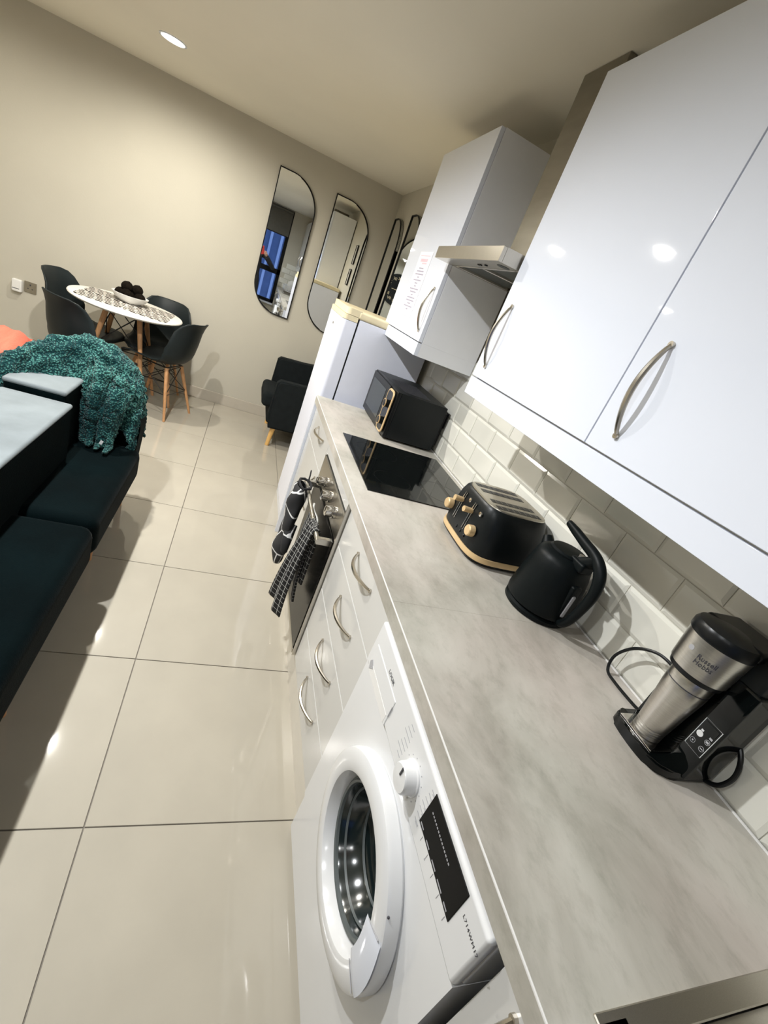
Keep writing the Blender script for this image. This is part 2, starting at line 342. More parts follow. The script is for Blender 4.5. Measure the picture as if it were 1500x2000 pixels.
# wall tiles: bevelled metro
def metro(wd, hh):
    b = MB(); g = .0012; d0, d1 = .0, .009; be = .009
    lo = [(-wd/2+g, -hh/2+g), (wd/2-g, -hh/2+g), (wd/2-g, hh/2-g), (-wd/2+g, hh/2-g)]
    v0 = [b.bm.verts.new((-.002, y, z)) for y, z in lo]; v1 = [b.bm.verts.new((-.005, y, z)) for y, z in lo]
    v2 = [b.bm.verts.new((-d1, y-math.copysign(be, y), z-math.copysign(be, z))) for y, z in lo]
    for A, B in ((v0, v1), (v1, v2)):
        for i in range(4): b.bm.faces.new((A[i], A[(i+1) % 4], B[(i+1) % 4], B[i]))
    b.bm.faces.new(v2)
    bmesh.ops.recalc_face_normals(b.bm, faces=b.bm.faces)
    me = bpy.data.meshes.new('wall_tile'); b.bm.to_mesh(me); b.bm.free(); me.materials.append(M['wtile']); return me
mc = {}
def wall_tile(parent, a0, a1, z0, z1, wall='x'):
    k = (round(a1-a0, 3), round(z1-z0, 3))
    if k not in mc: mc[k] = metro(*k)
    o = bpy.data.objects.new('wall_tile', mc[k]); COL.objects.link(o); o.parent = parent
    if wall == 'x': o.location = (0, (a0+a1)/2, (z0+z1)/2)
    else: o.location = ((a0+a1)/2, YN, (z0+z1)/2); o.rotation_euler = (0, 0, -math.pi/2)
build('tile_grout', MB().box((-.003, YN, .912), (0, 2.60, 1.41)), 'wgrout', wr, smooth=False)
for r_ in range(5):
    z0 = .9065+r_*.0995; z1 = z0+.0995; sh = .1 if r_ % 2 == 1 else 0
    z0 = max(z0, .9125)
    y = 1.514+.1-sh-.2*16
    while y < 2.59:
        a, b_ = max(y, YN+.01), min(y+.2, 2.59)
        if b_-a > .03: wall_tile(wr, a, b_, z0, z1)
        y += .2
    x = -.01-.2*(3 if r_ % 2 else 2.5)
    while x < -.02:
        a, b_ = max(x, -.58), min(x+.2, -.012)
        if b_-a > .03: wall_tile(wnear, a, b_, z0, z1, 'y')
        x += .2

# downlights
names = ['second from the far wall', 'x']
LBL = ['round ceiling downlight nearest the far wall, visible in frame', 'round ceiling downlight above the sofa, second from far wall', 'round ceiling downlight above the near end of the sofa', 'round ceiling downlight beside the camera position',
       'added fill downlight in an unseen left row nearest the far wall', 'added fill downlight in an unseen left row over the living area', 'added unseen fill downlight nearest the window']
for (x, y, p, c), lb in zip(SPOTS, LBL):
    t = thing('downlight', lb, 'light', (x, y, H), 'ceiling downlights')
    build('trim_ring', MB().lathe([(.062, -.001), (.075, -.001), (.076, -.004), (.066, -.006), (.062, -.002)], (x, y, H), cap=False), 'white', t)
    build('diffuser', MB().lathe([(.063, -.002), (.063, -.001)], (x, y, H)), 'lamp', t)

# ------------------------------------------------------------------ kitchen: handles
def bow(mb, a, b, out, depth, r=.0055):
    a, b, out = Vector(a), Vector(b), Vector(out)
    pts, rr = [], []
    for i in range(17):
        u = i/16; pts.append(a.lerp(b, u)+out*(depth*math.sin(math.pi*u)**.8+.002)); rr.append(r*(.75+.35*math.sin(math.pi*u)))
    mb.tube(pts, rr, 8, flat=1.0)
    mb.cyl(a, a+out*.006, r*1.1, n=10); mb.cyl(b, b+out*.006, r*1.1, n=10)
    return mb
XF = -.583
def slab(name, y0, y1, z0, z1, parent, m='cream', x1=XF, th=.019, g=.0015, bev=.0018):
    return build(name, MB().box((x1, y0+g, z0+g), (x1+th, y1-g, z1-g), bev), m, parent)
def hhandle(y0, y1, z, parent, x=XF): return build('handle', bow(MB(), (x, y0, z), (x, y1, z), (-1, 0, 0), .032), 'nickel', parent)
def vhandle(y, z0, z1, parent, x=XF, dp=.03, r=.0058): return build('handle', bow(MB(), (x, y, z0), (x, y, z1), (-1, 0, 0), dp, r), 'nickel', parent)
# drawer unit
t = thing('drawer_unit', 'gloss cream four-drawer base unit between oven and washing machine', 'cabinet', (-.3, 1.02, .15))
box('carcass', (-.56, .742, .15), (-.02, 1.306, .868), 'carcass', t)
zz = [.152, .3165, .5105, .706, .868]
hz = [.305-.0, .488, .68, .852]
for k in range(4):
    d_ = slab('drawer', .742, 1.306, zz[k], zz[k+1], t)
    hhandle(.91, 1.09, [.275, .455, .645, .815][k], d_)
# oven housing
t = thing('built_in_oven', 'stainless built-in oven with three knobs under the hob', 'oven', (-.3, 1.61, .15))
box('body', (-.56, 1.318, .152), (-.05, 1.915, .862), 'carcass', t)
box('control_panel', (-.592, 1.325, .70), (-.56, 1.885, .808), 'steelh', t, .002)
box('top_seam', (-.585, 1.32, .808), (-.56, 1.89, .813), 'black', t)
dr = box('door', (-.598, 1.325, .175), (-.562, 1.885, .697), 'ovenglass', t, .003)
box('side_trim', (-.596, 1.3125, .152), (-.57, 1.318, .866), 'steel', t, .001)
box('side_cheek', (-.57, 1.309, .152), (-.555, 1.318, .862), 'carcass', t)
box('filler_panel', (-.583, 1.32, .814), (-.56, 1.922, .868), 'cream', t, .001)
box('side_trim', (-.590, 1.886, .152), (-.565, 1.892, .812), 'steel', t, .001)
box('filler_strip', (-.583, 1.893, .152), (-.56, 1.922, .812), 'cream', t, .001)
box('bottom_rail', (-.597, 1.325, .153), (-.562, 1.885, .174), 'steelh', t, .002)
hb = MB().cyl((-.643, 1.35, .672), (-.643, 1.865, .672), .009, n=14)
hd = build('door_handle', hb, 'steel', dr)
build('bracket', MB().box((-.648, 1.352, .660), (-.597, 1.374, .684), .002), 'steel', t); build('bracket', MB().box((-.648, 1.842, .660), (-.597, 1.862, .684), .002), 'steel', t)
for y in (1.435, 1.56, 1.69):
    k = build('knob', MB().lathe([(.023, 0), (.024, .004), (.0235, .014), (.0205, .015), (.0205, .018), (.0215, .019), (.0205, .040), (.018, .042), (0, .042)], (-.592, y, .762), '-x', 28), 'chrome', t)
    build('knob_pointer', MB().box((-.6355, y-.003, .758), (-.633, y+.003, .780), .001), 'black', k)
# far base unit: one drawer and a door
t = thing('base_cabinet', 'gloss cream base unit with one drawer over a door beside the fridge', 'cabinet', (-.3, 2.2, .15))
box('carcass', (-.56, 1.925, .15), (-.02, 2.50, .868), 'carcass', t)
d_ = slab('drawer', 1.925, 2.50, .697, .868, t); hhandle(2.05, 2.25, .815, d_)
d_ = slab('door', 1.925, 2.50, .152, .697, t); vhandle(1.975, .47, .65, d_)
box('end_panel', (-.598, 2.503, 0), (-.02, 2.521, .869), 'white', t, .001)
# near sink unit
t = thing('sink_base_cabinet', 'gloss cream base unit with bow handle beside the washing machine', 'cabinet', (-.3, -.2, .15))
box('carcass', (-.56, -1.49, .15), (-.02, .128, .70), 'carcass', t)
box('side_panel', (-.562, .110, .15), (-.02, .128, .868), 'carcass', t)
for k, (a, b_) in enumerate(((-.40, .132), (-.935, -.40), (-1.48, -.935))):
    d_ = slab('door', a, b_, .152, .868, t)
    vhandle(b_-.045 if k != 1 else a+.045, .655, .835, d_)
t = thing('plinth', 'cream kickboard running under the base units', 'plinth', (-.56, 1.0, 0))
box('board', (-.566, .745, .0), (-.551, 2.50, .149), 'plinth', t); box('board', (-.566, -1.49, 0), (-.551, .13, .149), 'plinth', t); box('board', (-.563, .131, 0), (-.551, .745, .085), 'plinth', t)
# worktop with sink cutout
SX0, SX1, SY0, SY1 = -.525, -.06, -.86, .055
t = thing('worktop', 'grey concrete effect worktop running the length of the kitchen wall', 'worktop', (-.3, .8, .87))
def slabs(z0, z1, x0, bev):
    mb = MB()
    for lo, hi in (((x0, SY1), (-.0035, .752)), ((x0, .7525), (-.0035, 2.52)), ((x0, YN+.004), (-.0035, SY0)), ((x0, SY0), (SX0, SY1)), ((SX1, SY0), (-.0035, SY1))):
        mb.box((*lo, z0), (*hi, z1), 0)
    return mb
build('top', slabs(.87, .912, -.5985, 0), 'worktop', t, smooth=False)
box('edge_strip', (-.6005, YN+.004, .9085), (-.5980, 2.52, .9122), 'edge', t, .0008)
box('wall_seal', (-.013, YN+.01, .912), (-.0095, 2.52, .9155), 'edge', t)
# hob
t = thing('induction_hob', 'black glass hob set into the worktop beside the microwave', 'hob', (-.29, 1.65, .912))
box('glass_top', (-.535, 1.361, .9121), (-.042, 1.943, .9165), 'blackg', t, .0015)
for (x, y, r_) in ((-.40, 1.51, .075), (-.40, 1.80, .095), (-.18, 1.51, .095), (-.18, 1.80, .075)):
    build('cooking_ring', MB().lathe([(r_, .9166), (r_+.0012, .9166), (r_+.0012, .91675), (r_, .91675)], (x, y, 0), n=48, cap=False), 'black', t)
build('touch_mark', MB().lathe([(.004, 0), (.004, .0002)], (-.15, 1.40, .9166)), 'grey', t)
# sink
t = thing('inset_sink', 'stainless sink and drainer at the near end of the worktop', 'sink', (-.3, -.4, .912))
mb = MB()
for lo, hi in (((SX0-.012, SY1-.02), (SX1+.012, SY1+.008)), ((SX0-.012, SY0-.01), (SX1+.012, SY0+.02)), ((SX0-.012, SY0), (SX0+.03, SY1)), ((SX1-.03, SY0), (SX1+.012, SY1)), ((SX0, -.36), (SX1, -.33))):
    mb.box((*lo, .9121), (*hi, .9165), .0015, 1)
build('rim', mb, 'steelh', t)
mb = MB(); mb.box((SX0+.03, -.34, .895), (SX1-.03, SY1-.02, .899))
build('drainer', mb, 'steelh', t)
mb = MB()
for k in range(8): mb.box((SX0+.06+k*.045, -.31, .899), (SX0+.072+k*.045, SY1-.05, .905), .003, 1)
build('drainer_ridge', mb, 'steel', t)
mb = MB(); mb.box((SX0+.03, SY0+.02, .74), (SX1-.03, -.36, .744)); mb.box((SX0+.026, SY0+.02, .74), (SX0+.03, -.36, .912)); mb.box((SX1-.03, SY0+.02, .74), (SX1-.026, -.36, .912)); mb.box((SX0+.03, SY0+.016, .74), (SX1-.03, SY0+.02, .912)); mb.box((SX0+.03, -.36, .74), (SX1-.03, -.356, .912))
build('bowl', mb, 'steelh', t)
t = thing('mixer_tap', 'chrome swan-neck mixer tap behind the sink bowl', 'tap', (-.085, -.55, .9165))
build('body', MB().lathe([(.026, .9165), (.026, .925), (.018, .93), (.018, 1.0), (.012, 1.01)], (-.075, -.55, 0), n=20), 'chrome', t)
build('spout', MB().tube([(-.075, -.55, 1.0)]+[(-.075-.09+.09*math.cos(a), -.55, 1.15+.09*math.sin(a)) for a in [i*math.pi/10 for i in range(11)]]+[(-.255, -.55, 1.1)], .011, 10), 'chrome', t)
build('lever', MB().tube([(-.075, -.55, .97), (-.075, -.60, .99), (-.075, -.64, 1.01)], .006), 'chrome', t)
t = thing('dish_rack', 'white wire dish rack beside the sink near the window', 'rack', (-.3, -1.15, .912))
mb = MB()
for k in range(9): mb.tube([(-.47+k*.04, -1.35, .93), (-.47+k*.04, -1.35, 1.02), (-.47+k*.04, -1.35, .93), (-.47+k*.04, -.98, .93), (-.47+k*.04, -.98, 1.02)], .003, 6)
mb.tube([(-.48, -1.36, 1.02), (-.14, -1.36, 1.02), (-.14, -.97, 1.02), (-.48, -.97, 1.02)], .004, 6, closed=True); mb.tube([(-.48, -1.36, .9175), (-.14, -1.36, .9175), (-.14, -.97, .9175), (-.48, -.97, .9175)], .004, 6, closed=True)
for x, y in ((-.48, -1.36), (-.14, -1.36), (-.14, -.97), (-.48, -.97)): mb.tube([(x, y, .9175), (x, y, 1.02)], .004, 6)
build('wire_frame', mb, 'white', t)
for k, y in enumerate((-1.28, -1.2, -1.12)):
    build('plate', MB().lathe([(.02, 0), (.06, .002), (.10, .014), (.098, .016), (.06, .005), (.0, .004)], (0, 0, 0), n=28).xf(Matrix.Translation((-.31, y, 1.035)) @ Matrix.Rotation(R(80), 4, 'X')), 'bowl').location = (0, 0, 0)
    o = bpy.data.objects[-1] if False else [x for x in COL.objects if x.name.startswith('plate')][-1]
    tag(o, ['white plate in the dish rack nearest the window', 'white plate in the middle of the dish rack', 'white plate in the dish rack nearest the sink'][k], 'plate', 'plates in the dish rack')

# ------------------------------------------------------------------ upper cabinets
def upper(name, label, y0, y1, doors, handles, far=False):
    t = thing(name, label, 'cabinet', (-.16, (y0+y1)/2, 1.331))
    box('carcass', (-.30, y0, 1.392), (-.012, y1, 2.2224), 'carcass', t, .001)
    box('pelmet', (-.32, y0, 1.3317), (-.30, y1, 1.389), 'white', t, .001)
    if far: box('side_panel', (-.30, y0, 1.3317), (-.012, y0+.018, 1.392), 'carcass', t); box('side_panel', (-.30, y1-.018, 1.3317), (-.012, y1, 1.392), 'carcass', t)
    else: box('side_panel', (-.30, y1-.018, 1.3317), (-.012, y1, 1.392), 'carcass', t)
    for (a, b_), hy in zip(doors, handles):
        d_ = slab('door', a, b_, 1.391, 2.2224, t, 'white', -.32, .019, .0017, .002)
        vhandle(hy, 1.435, 1.62, d_, -.32, .028)
    return t
upper('wall_cabinet', 'white gloss wall cupboard nearest the camera with two bow handles', .142, 1.4125, [(.142, .7785), (.7785, 1.4125)], [.705, 1.345])
upper('wall_cabinet', 'white gloss wall cupboard beyond the first pair, towards the window', -1.49, .138, [(-1.49, -.95), (-.95, -.41), (-.41, .138)], [-1.02, -.47, -.34])
farcab = upper('wall_cabinet', 'narrow white gloss wall cupboard with paper notice beyond the hood', 2.038, 2.698, [(2.038, 2.698)], [2.085], True)
# notice
t = thing('paper_notice', 'printed paper notice taped to the far wall cupboard door', 'notice', (-.3205, 2.38, 1.47))
box('sheet', (-.3215, 2.285, 1.468), (-.3205, 2.485, 1.768), 'paper', t)
mb = MB(); wds = [.07, .11, .13, .03, .12, .05, .03, .14, .10, .03, .13, .13, .05, .14, .03]
for k, wd in enumerate(wds): mb.box((-.3219, 2.385-wd/2, 1.69-k*.0138), (-.3216, 2.385+wd/2, 1.696-k*.0138))
build('text_line', mb, 'ink', t, smooth=False)
build('heading', MB().box((-.3219, 2.31, 1.748), (-.3216, 2.46, 1.751)).box((-.3219, 2.33, 1.722), (-.3216, 2.44, 1.736)).box((-.3219, 2.33, 1.712), (-.3216, 2.40, 1.718)), 'pink', t, smooth=False)
build('border_line', MB().box((-.3219, 2.30, 1.482), (-.3216, 2.47, 1.484)), 'pink', t, smooth=False)

# ------------------------------------------------------------------ hood
t = thing('cooker_hood', 'stainless chimney cooker hood above the black hob', 'cooker hood', (-.2, 1.72, 1.72))
y0, y1 = 1.421, 2.025
mb = MB(); mb.box((-.392, y0, 1.7225), (-.378, y1, 1.766), .001, 1); mb.box((-.378, y0, 1.7225), (-.012, y0+.014, 1.766)); mb.box((-.378, y1-.014, 1.7225), (-.012, y1, 1.766)); mb.box((-.378, y0+.014, 1.755), (-.012, y1-.014, 1.766)); mb.box((-.03, y0+.014, 1.7225), (-.012, y1-.014, 1.755)); mb.box((-.378, y0+.014, 1.7225), (-.315, y1-.014, 1.727))
build('canopy', mb, 'steelh', t, smooth=False)
build('filter', MB().box((-.30, y0+.03, 1.73), (-.05, 1.715, 1.737), .002), 'filter', t); build('filter', MB().box((-.30, 1.725, 1.73), (-.05, y1-.03, 1.737), .002), 'filter', t)
mb = MB()
for y in (y0+.03, 1.72, y1-.03): mb.box((-.31, y-.006, 1.722), (-.04, y+.006, 1.731), .001, 1)
mb.box((-.31, y0+.02, 1.722), (-.30, y1-.02, 1.731), .001, 1)
build('filter_bar', mb, 'steel', t)
for y in (1.60, 1.645, 1.66): build('switch_button', MB().cyl((-.346, y, 1.7235), (-.346, y, 1.7195), .006, n=12), 'black', t)
build('hood_lamp', MB().cyl((-.34, 1.48, 1.7265), (-.34, 1.48, 1.7215), .022, n=20), 'filter', t)
box('chimney', (-.218, 1.531, 1.766), (-.012, 1.752, H-.002), 'chim', t, .001)

# ------------------------------------------------------------------ fridge
t = thing('fridge_freezer', 'white fridge with cream plastic top at the end of the worktop', 'fridge', (-.3, 2.9, 0))
Y0, Y1 = 2.62, 3.11
box('body', (-.477, Y0, .02), (-.035, Y1, 1.355), 'fridge', t, .004)
def dprof(z0, z1, m, nm, y0=Y0, y1=Y1, x0=-.487, th=.088, r_=.03):
    pts = [(x0, y0), (x0, y1)]
    pts += [(x0-th+r_-r_*math.sin(a), y1-r_+r_*math.cos(a)) for a in [i*math.pi/12 for i in range(7)]]
    pts += [(x0-th+r_-r_*math.cos(a), y0+r_-r_*math.sin(a)) for a in [i*math.pi/12 for i in range(7)]]
    return build(nm, MB().prism(pts, 'z', z0, z1), m, t)
dprof(.06, 1.333, 'fridge', 'door')
dprof(1.335, 1.362, 'lid', 'door_cap')
build('gasket', MB().box((-.487, Y0+.008, .06), (-.477, Y1-.008, 1.35)), 'black', t)
build('top_cover', MB().box((-.49, Y0-.003, 1.356), (-.03, Y1, 1.398), .012, 3), 'lid', t)
dprof(1.364, 1.398, 'lid', 'front_lip', x0=-.475, th=.088)
build('badge', MB().box((-.5765, 2.84, 1.27), (-.574, 2.87, 1.282), .001), 'steel', t)
build('toe_kick', MB().box((-.57, Y0+.01, .0), (-.49, Y1-.01, .055)), 'white', t)

# ------------------------------------------------------------------ microwave
t = thing('microwave', 'compact black retro microwave with pale gold trim on the worktop', 'microwave', (-.17, 2.28, .912))
mx, my0, my1, mz0, mz1 = -.318, 2.04, 2.53, .922, 1.152
box('case', (mx+.018, my0, mz0), (-.045, my1, mz1), 'mblack', t, .004)
box('back_housing', (-.046, my0+.03, mz0+.02), (-.018, my1-.05, mz1-.03), 'black', t, .006)
build('front_panel', MB().box((mx, my0, mz0), (mx+.018, my1, mz1), .003), 'black', t)
dw = build('door', MB().box((mx-.008, my0+.125, mz0+.006), (mx, my1-.004, mz1-.006), .003), 'black', t)
build('door_window', MB().box((mx-.0095, my0+.17, mz0+.04), (mx-.008, my1-.04, mz1-.035), .002), M['glassd'], dw)
mb = MB()
def rr(y0, y1, z0, z1, r_, x, n=6):
    P = []
    for cy, cz, a0 in ((y1-r_, z1-r_, 0), (y0+r_, z1-r_, 90), (y0+r_, z0+r_, 180), (y1-r_, z0+r_, 270)):
        for i in range(n+1): a = R(a0+90*i/n); P.append((x, cy+r_*math.cos(a), cz+r_*math.sin(a)))
    return P
cp = build('control_panel', MB().prism([(p[1], p[2]) for p in rr(my0+.022, my0+.112, mz0+.016, mz1-.016, .022, 0)], 'x', mx-.014, mx), 'blackg', t)
build('gold_surround', MB().tube(rr(my0+.02, my0+.114, mz0+.014, mz1-.014, .024, mx-.010), .0050, 8, closed=True, flat=1.3), 'brass', t)
for z in (mz0+.062, mz0+.15):
    k = build('dial', MB().lathe([(.019, 0), (.019, .014), (.016, .018), (0, .018)], (mx-.014, my0+.067, z), '-x', 24), 'black', t)
    build('gold_ring', MB().lathe([(.0190, .012), (.0215, .012), (.0215, .0165), (.0190, .0165), (.0190, .012)], (mx-.014, my0+.067, z), '-x', 24, cap=False), 'brass', k)
mb = MB()
for i in range(14): mb.box((-.27, my0+.06+i*.02, mz1-.0005), (-.12, my0+.066+i*.02, mz1+.001))
build('vent_slot', mb, 'dark', t, smooth=False)
for x in (-.28, -.08):
    for y in (my0+.04, my1-.04): build('foot', MB().cyl((x, y, .912), (x, y, .923), .012, n=12), 'black', t)
tag(build('indicator_light', MB().lathe([(.006, 0), (.005, .004), (0, .005)], (-.021, 1.985, 1.085), '-x', 12), 'led', origin=(-.02, 1.985, 1.085)), 'small red glowing socket light behind the microwave', 'light') if False else None
t = thing('wall_socket', 'black cooker switch with red light beside the microwave', 'socket', (-.010, 2.11, 1.085))
box('plate', (-.018, 2.07, 1.045), (-.0095, 2.155, 1.125), 'black', t, .003)
build('neon', MB().sph((-.021, 2.082, 1.090), .0055, n=10), 'led', t)

# ------------------------------------------------------------------ toaster
def superell(cx, cy, a, b, n, e):
    P = []
    for i in range(n):
        t_ = 2*math.pi*i/n; c, s_ = math.cos(t_), math.sin(t_)
        P.append((cx+a*math.copysign(abs(c)**(2/e), c), cy+b*math.copysign(abs(s_)**(2/e), s_)))
    return P
def loft(mb, secs, n=48, e=4, cap=True):
    rings = []
    for (cx, cy, z, a, b) in secs: rings.append([mb.bm.verts.new((x, y, z)) for x, y in superell(cx, cy, a, b, n, e)])
    for A, B in zip(rings, rings[1:]):
        for j in range(n): mb.bm.faces.new((A[j], A[(j+1) % n], B[(j+1) % n], B[j]))
    if cap: mb.bm.faces.new(rings[0][::-1]); mb.bm.faces.new(rings[-1])
    return mb
t = thing('toaster', 'black four-slice toaster with pale gold base and knobs', 'toaster', (-.16, 1.13, .912))
cx, cy = -.158, 1.128
build('base', loft(MB(), [(cx, cy, .914, .122, .135), (cx, cy, .922, .130, .148), (cx, cy, .926, .130, .148)]), 'black', t)
build('gold_band', loft(MB(), [(cx, cy, .926, .131, .150), (cx, cy, .930, .132, .1515), (cx, cy, .943, .131, .150), (cx, cy, .944, .12, .14)]), 'brass', t)
build('body', loft(MB(), [(cx, cy, .942, .128, .146), (cx, cy, .975, .129, .145), (cx, cy, 1.02, .127, .140), (cx, cy+.002, 1.06, .122, .130), (cx, cy+.002, 1.08, .117, .121), (cx, cy+.002, 1.088, .111, .114), (cx, cy+.002, 1.090, .10, .10)]), 'mblack', t)
mb = loft(MB(), [(cx+.002, cy+.002, 1.0885, .109, .112), (cx+.002, cy+.002, 1.0915, .108, .111), (cx+.002, cy+.002, 1.0925, .104, .107)])
build('top_plate', mb, 'steelh', t)
for i, y in enumerate((1.207, 1.164, 1.092, 1.049)):
    s_ = build('bread_slot', MB().box((-.242, y-.0125, 1.0915), (-.078, y+.0125, 1.0932), .002), 'black', t)
    mb = MB()
    for k in range(7): mb.tube([(-.225+k*.022, y-.010, 1.0934), (-.225+k*.022, y+.010, 1.0934)], .0008, 5)
    build('slot_wire', mb, 'dark' if i < 2 else 'steel', s_)
for y in (1.098, 1.174):
    g = build('slide_channel', MB().tube([(-.2845, y, .975), (-.2835, y, 1.0), (-.281, y, 1.04), (-.278, y, 1.068)], .0045, 8), 'black', t)
    build('chrome_edge', MB().tube([(-.288, y-.006, .975), (-.287, y-.006, 1.0), (-.2845, y-.006, 1.04), (-.281, y-.005, 1.068), (-.281, y+.005, 1.068), (-.2845, y+.006, 1.04), (-.288, y+.006, .975)], .0012, 6, closed=True), 'chrome', g)
    build('lever_knob', MB().cyl((-.283, y, 1.040), (-.315, y, 1.042), .0085, .0095, n=16), 'brass', t)
for y in (1.045, 1.225):
    build('dial', MB().lathe([(.018, 0), (.0185, .004), (.0175, .018), (.015, .021), (0, .022)], (-.284, y, .998), '-x', 24), 'brass', t)
mb = MB()
for k in range(3): mb.lathe([(.0055, 0), (.0055, .002), (.0045, .003)], (-.2865, 1.075+k*.03, .962), '-x', 12)
build('button', mb, 'black', t)
build('button', MB().lathe([(.0075, 0), (.0075, .004), (.006, .005)], (-.279, 1.052, 1.055), '-x', 16).lathe([(.0075, 0), (.0075, .004), (.006, .005)], (-.279, 1.135, 1.06), '-x', 16), 'chrome', t)
tag(build('toaster_cable', MB().tube(cr([(-.028, 1.10, .96), (-.018, 1.05, .945), (-.02, .98, .925), (-.03, .93, .9175), (-.028, .90, .917)]), .0035, 8), 'black'), 'black cable trailing from the toaster along the wall', 'cable')

# ------------------------------------------------------------------ kettle
t = thing('kettle', 'matt black jug kettle with tall curved handle by the wall', 'kettle', (-.125, .832, .912))
kx, ky = -.125, .832
build('power_base', MB().lathe([(.088, 0), (.094, .003), (.094, .012), (.088, .017), (.02, .018)], (kx, ky, .912), n=48), 'kettle', t)
build('body', MB().lathe([(.088, .019), (.095, .024), (.096, .034), (.0935, .06), (.089, .10), (.083, .14), (.077, .165), (.070, .178), (.058, .186), (.02, .190), (0, .190)], (kx, ky, .912), n=56), 'kettle', t)
build('lid', MB().lathe([(.052, 0), (.052, .007), (.047, .012), (.02, .014), (0, .014)], (kx, ky, 1.0955), n=40), 'kettle', t)
build('lid_hinge', MB().box((kx-.022, ky-.085, 1.085), (kx+.022, ky-.03, 1.113), .008, 3), 'kettle', t)
build('lid_button', MB().cyl((kx, ky-.045, 1.112), (kx, ky-.045, 1.121), .009, n=16), 'chrome', t)
build('spout', MB().tube([(kx, ky+.066, 1.058), (kx, ky+.084, 1.078), (kx, ky+.098, 1.092)], [.024, .018, .012], 12, flat=1.1), 'kettle', t)
hp = [(kx, ky+.055, 1.163), (kx, ky+.02, 1.158), (kx, ky-.03, 1.150), (kx, ky-.075, 1.143), (kx, ky-.108, 1.128), (kx, ky-.130, 1.10), (kx, ky-.138, 1.06), (kx, ky-.132, 1.01), (kx, ky-.122, .97), (kx, ky-.108, .945), (kx, ky-.088, .938)]
hr = [.009, .0125, .014, .015, .0165, .0165, .0145, .013, .012, .011, .009]; hs = cr(hp, 5)
build('handle', MB().tube(hs, [hr[min(i//5, 9)]+(hr[min(i//5, 9)+1]-hr[min(i//5, 9)])*((i % 5)/5 if i < 50 else 1) for i in range(len(hs))], 14, flat=.9), 'kettle', t)
build('handle_stem', MB().tube([(kx, ky-.05, 1.10), (kx, ky-.075, 1.12), (kx, ky-.09, 1.137)], [.018, .016, .014], 12), 'kettle', t)
build('water_gauge', MB().box((kx-.006, ky-.098, .955), (kx+.006, ky-.086, 1.025), .004), 'grey', t)
build('gauge_surround', MB().box((kx-.016, ky-.0945, .94), (kx+.016, ky-.07, 1.05), .008, 3), 'kettle', t)

# ------------------------------------------------------------------ coffee maker
t = thing('coffee_maker', 'black and steel one-cup coffee maker nearest the camera', 'coffee maker', (-.09, .40, .912))
def pz(pts, z0, z1, m, nm, par=None, bev=0): return build(nm, MB().prism(pts, 'z', z0, z1, bev), m, par or t)
bp = [(-.030, .318), (-.100, .322), (-.146, .338), (-.161, .375), (-.161, .430), (-.150, .462), (-.12, .474), (-.045, .474)]
bp = [bp[0]]+[(v.x, v.y) for v in cr([(*p, 0) for p in bp[1:-1]], 4)]+[bp[-1]]
pz(bp, .912, .934, 'blackg', 'base', bev=.004)
box('drip_plate', (-.148, .368, .934), (-.085, .456, .937), 'chrome', t, .001)
box('column', (-.084, .334, .930), (-.018, .474, 1.16), 'blackg', t, .008)
ctl = box('control_block', (-.104, .316, .925), (-.018, .364, 1.15), 'blackg', t, .006)
box('tank', (-.10, .322, 1.12), (-.018, .478, 1.215), 'mblack', t, .012)
hx, hy = -.125, .412
pn = build('head_band', MB().lathe([(.050, 1.118), (.0515, 1.119), (.0565, 1.189), (.055, 1.190)], (hx, hy, 0), n=56), 'steel', t)
build('head_cap', MB().lathe([(.0570, 1.189), (.0585, 1.192), (.0585, 1.205), (.054, 1.213), (.03, 1.217), (0, 1.218)], (hx, hy, 0), n=56), 'black', t)
build('lid_bridge', MB().box((-.12, hy-.059, 1.191), (-.022, hy+.059, 1.2165), .008, 3), 'black', t)
build('head_underside', MB().lathe([(.048, 1.108), (.050, 1.119)], (hx, hy, 0), n=40), 'black', t)
def wrapc(ang0, z0, rad=.0582, slope=.072):
    def f(x, y, z): a = R(ang0)+x/.058; rr_ = rad+z+(y)*slope; return (hx+rr_*math.cos(a), hy+rr_*math.sin(a), z0+y)
    return f
build('lettering', text_mb('Russell', .0135, wrapc(209, 1.158, .0549), .0006), 'dark', pn); build('lettering', text_mb('Hobbs', .0135, wrapc(208, 1.1465, .0541), .0006), 'dark', pn)
build('emblem', MB().lathe([(.0052, 0), (.0052, .0006)], (hx-.0545, hy+.006, 1.163), '-x', 20), 'grey', pn)
# panel print on the control block
mb = MB(); X = -.1045; mb.tube([(X, .3225, .985), (X, .3575, .985), (X, .3575, 1.053), (X, .3225, 1.053)], .0007, 5, closed=True); build('panel_outline', mb, 'white_p', ctl)
mb = MB()
for y, z in ((.350, 1.0), (.330, 1.0), (.330, 1.018)): mb.lathe([(.0045, 0), (.0052, 0), (.0052, .0006), (.0045, .0006)], (X, y, z), '-x', 18, cap=False)
mb.lathe([(.0018, 0), (.0018, .0006)], (X, .350, 1.0), '-x', 8); mb.box((X-.0006, .327, .9992), (X, .333, 1.0008)); mb.box((X-.0006, .3265, 1.026), (X, .3325, 1.030)); mb.box((X-.0006, .327, 1.016), (X, .333, 1.020))
build('panel_icon', mb, 'grey', ctl)
build('panel_icon', MB().lathe([(.0062, 0), (.0062, .0006)], (X, .3485, 1.020), '-x', 18).box((X-.0006, .346, 1.027), (X, .351, 1.0305)), 'white_p', ctl)
build('display', MB().box((X-.0004, .326, 1.034), (X, .354, 1.049)), 'blackg', ctl)
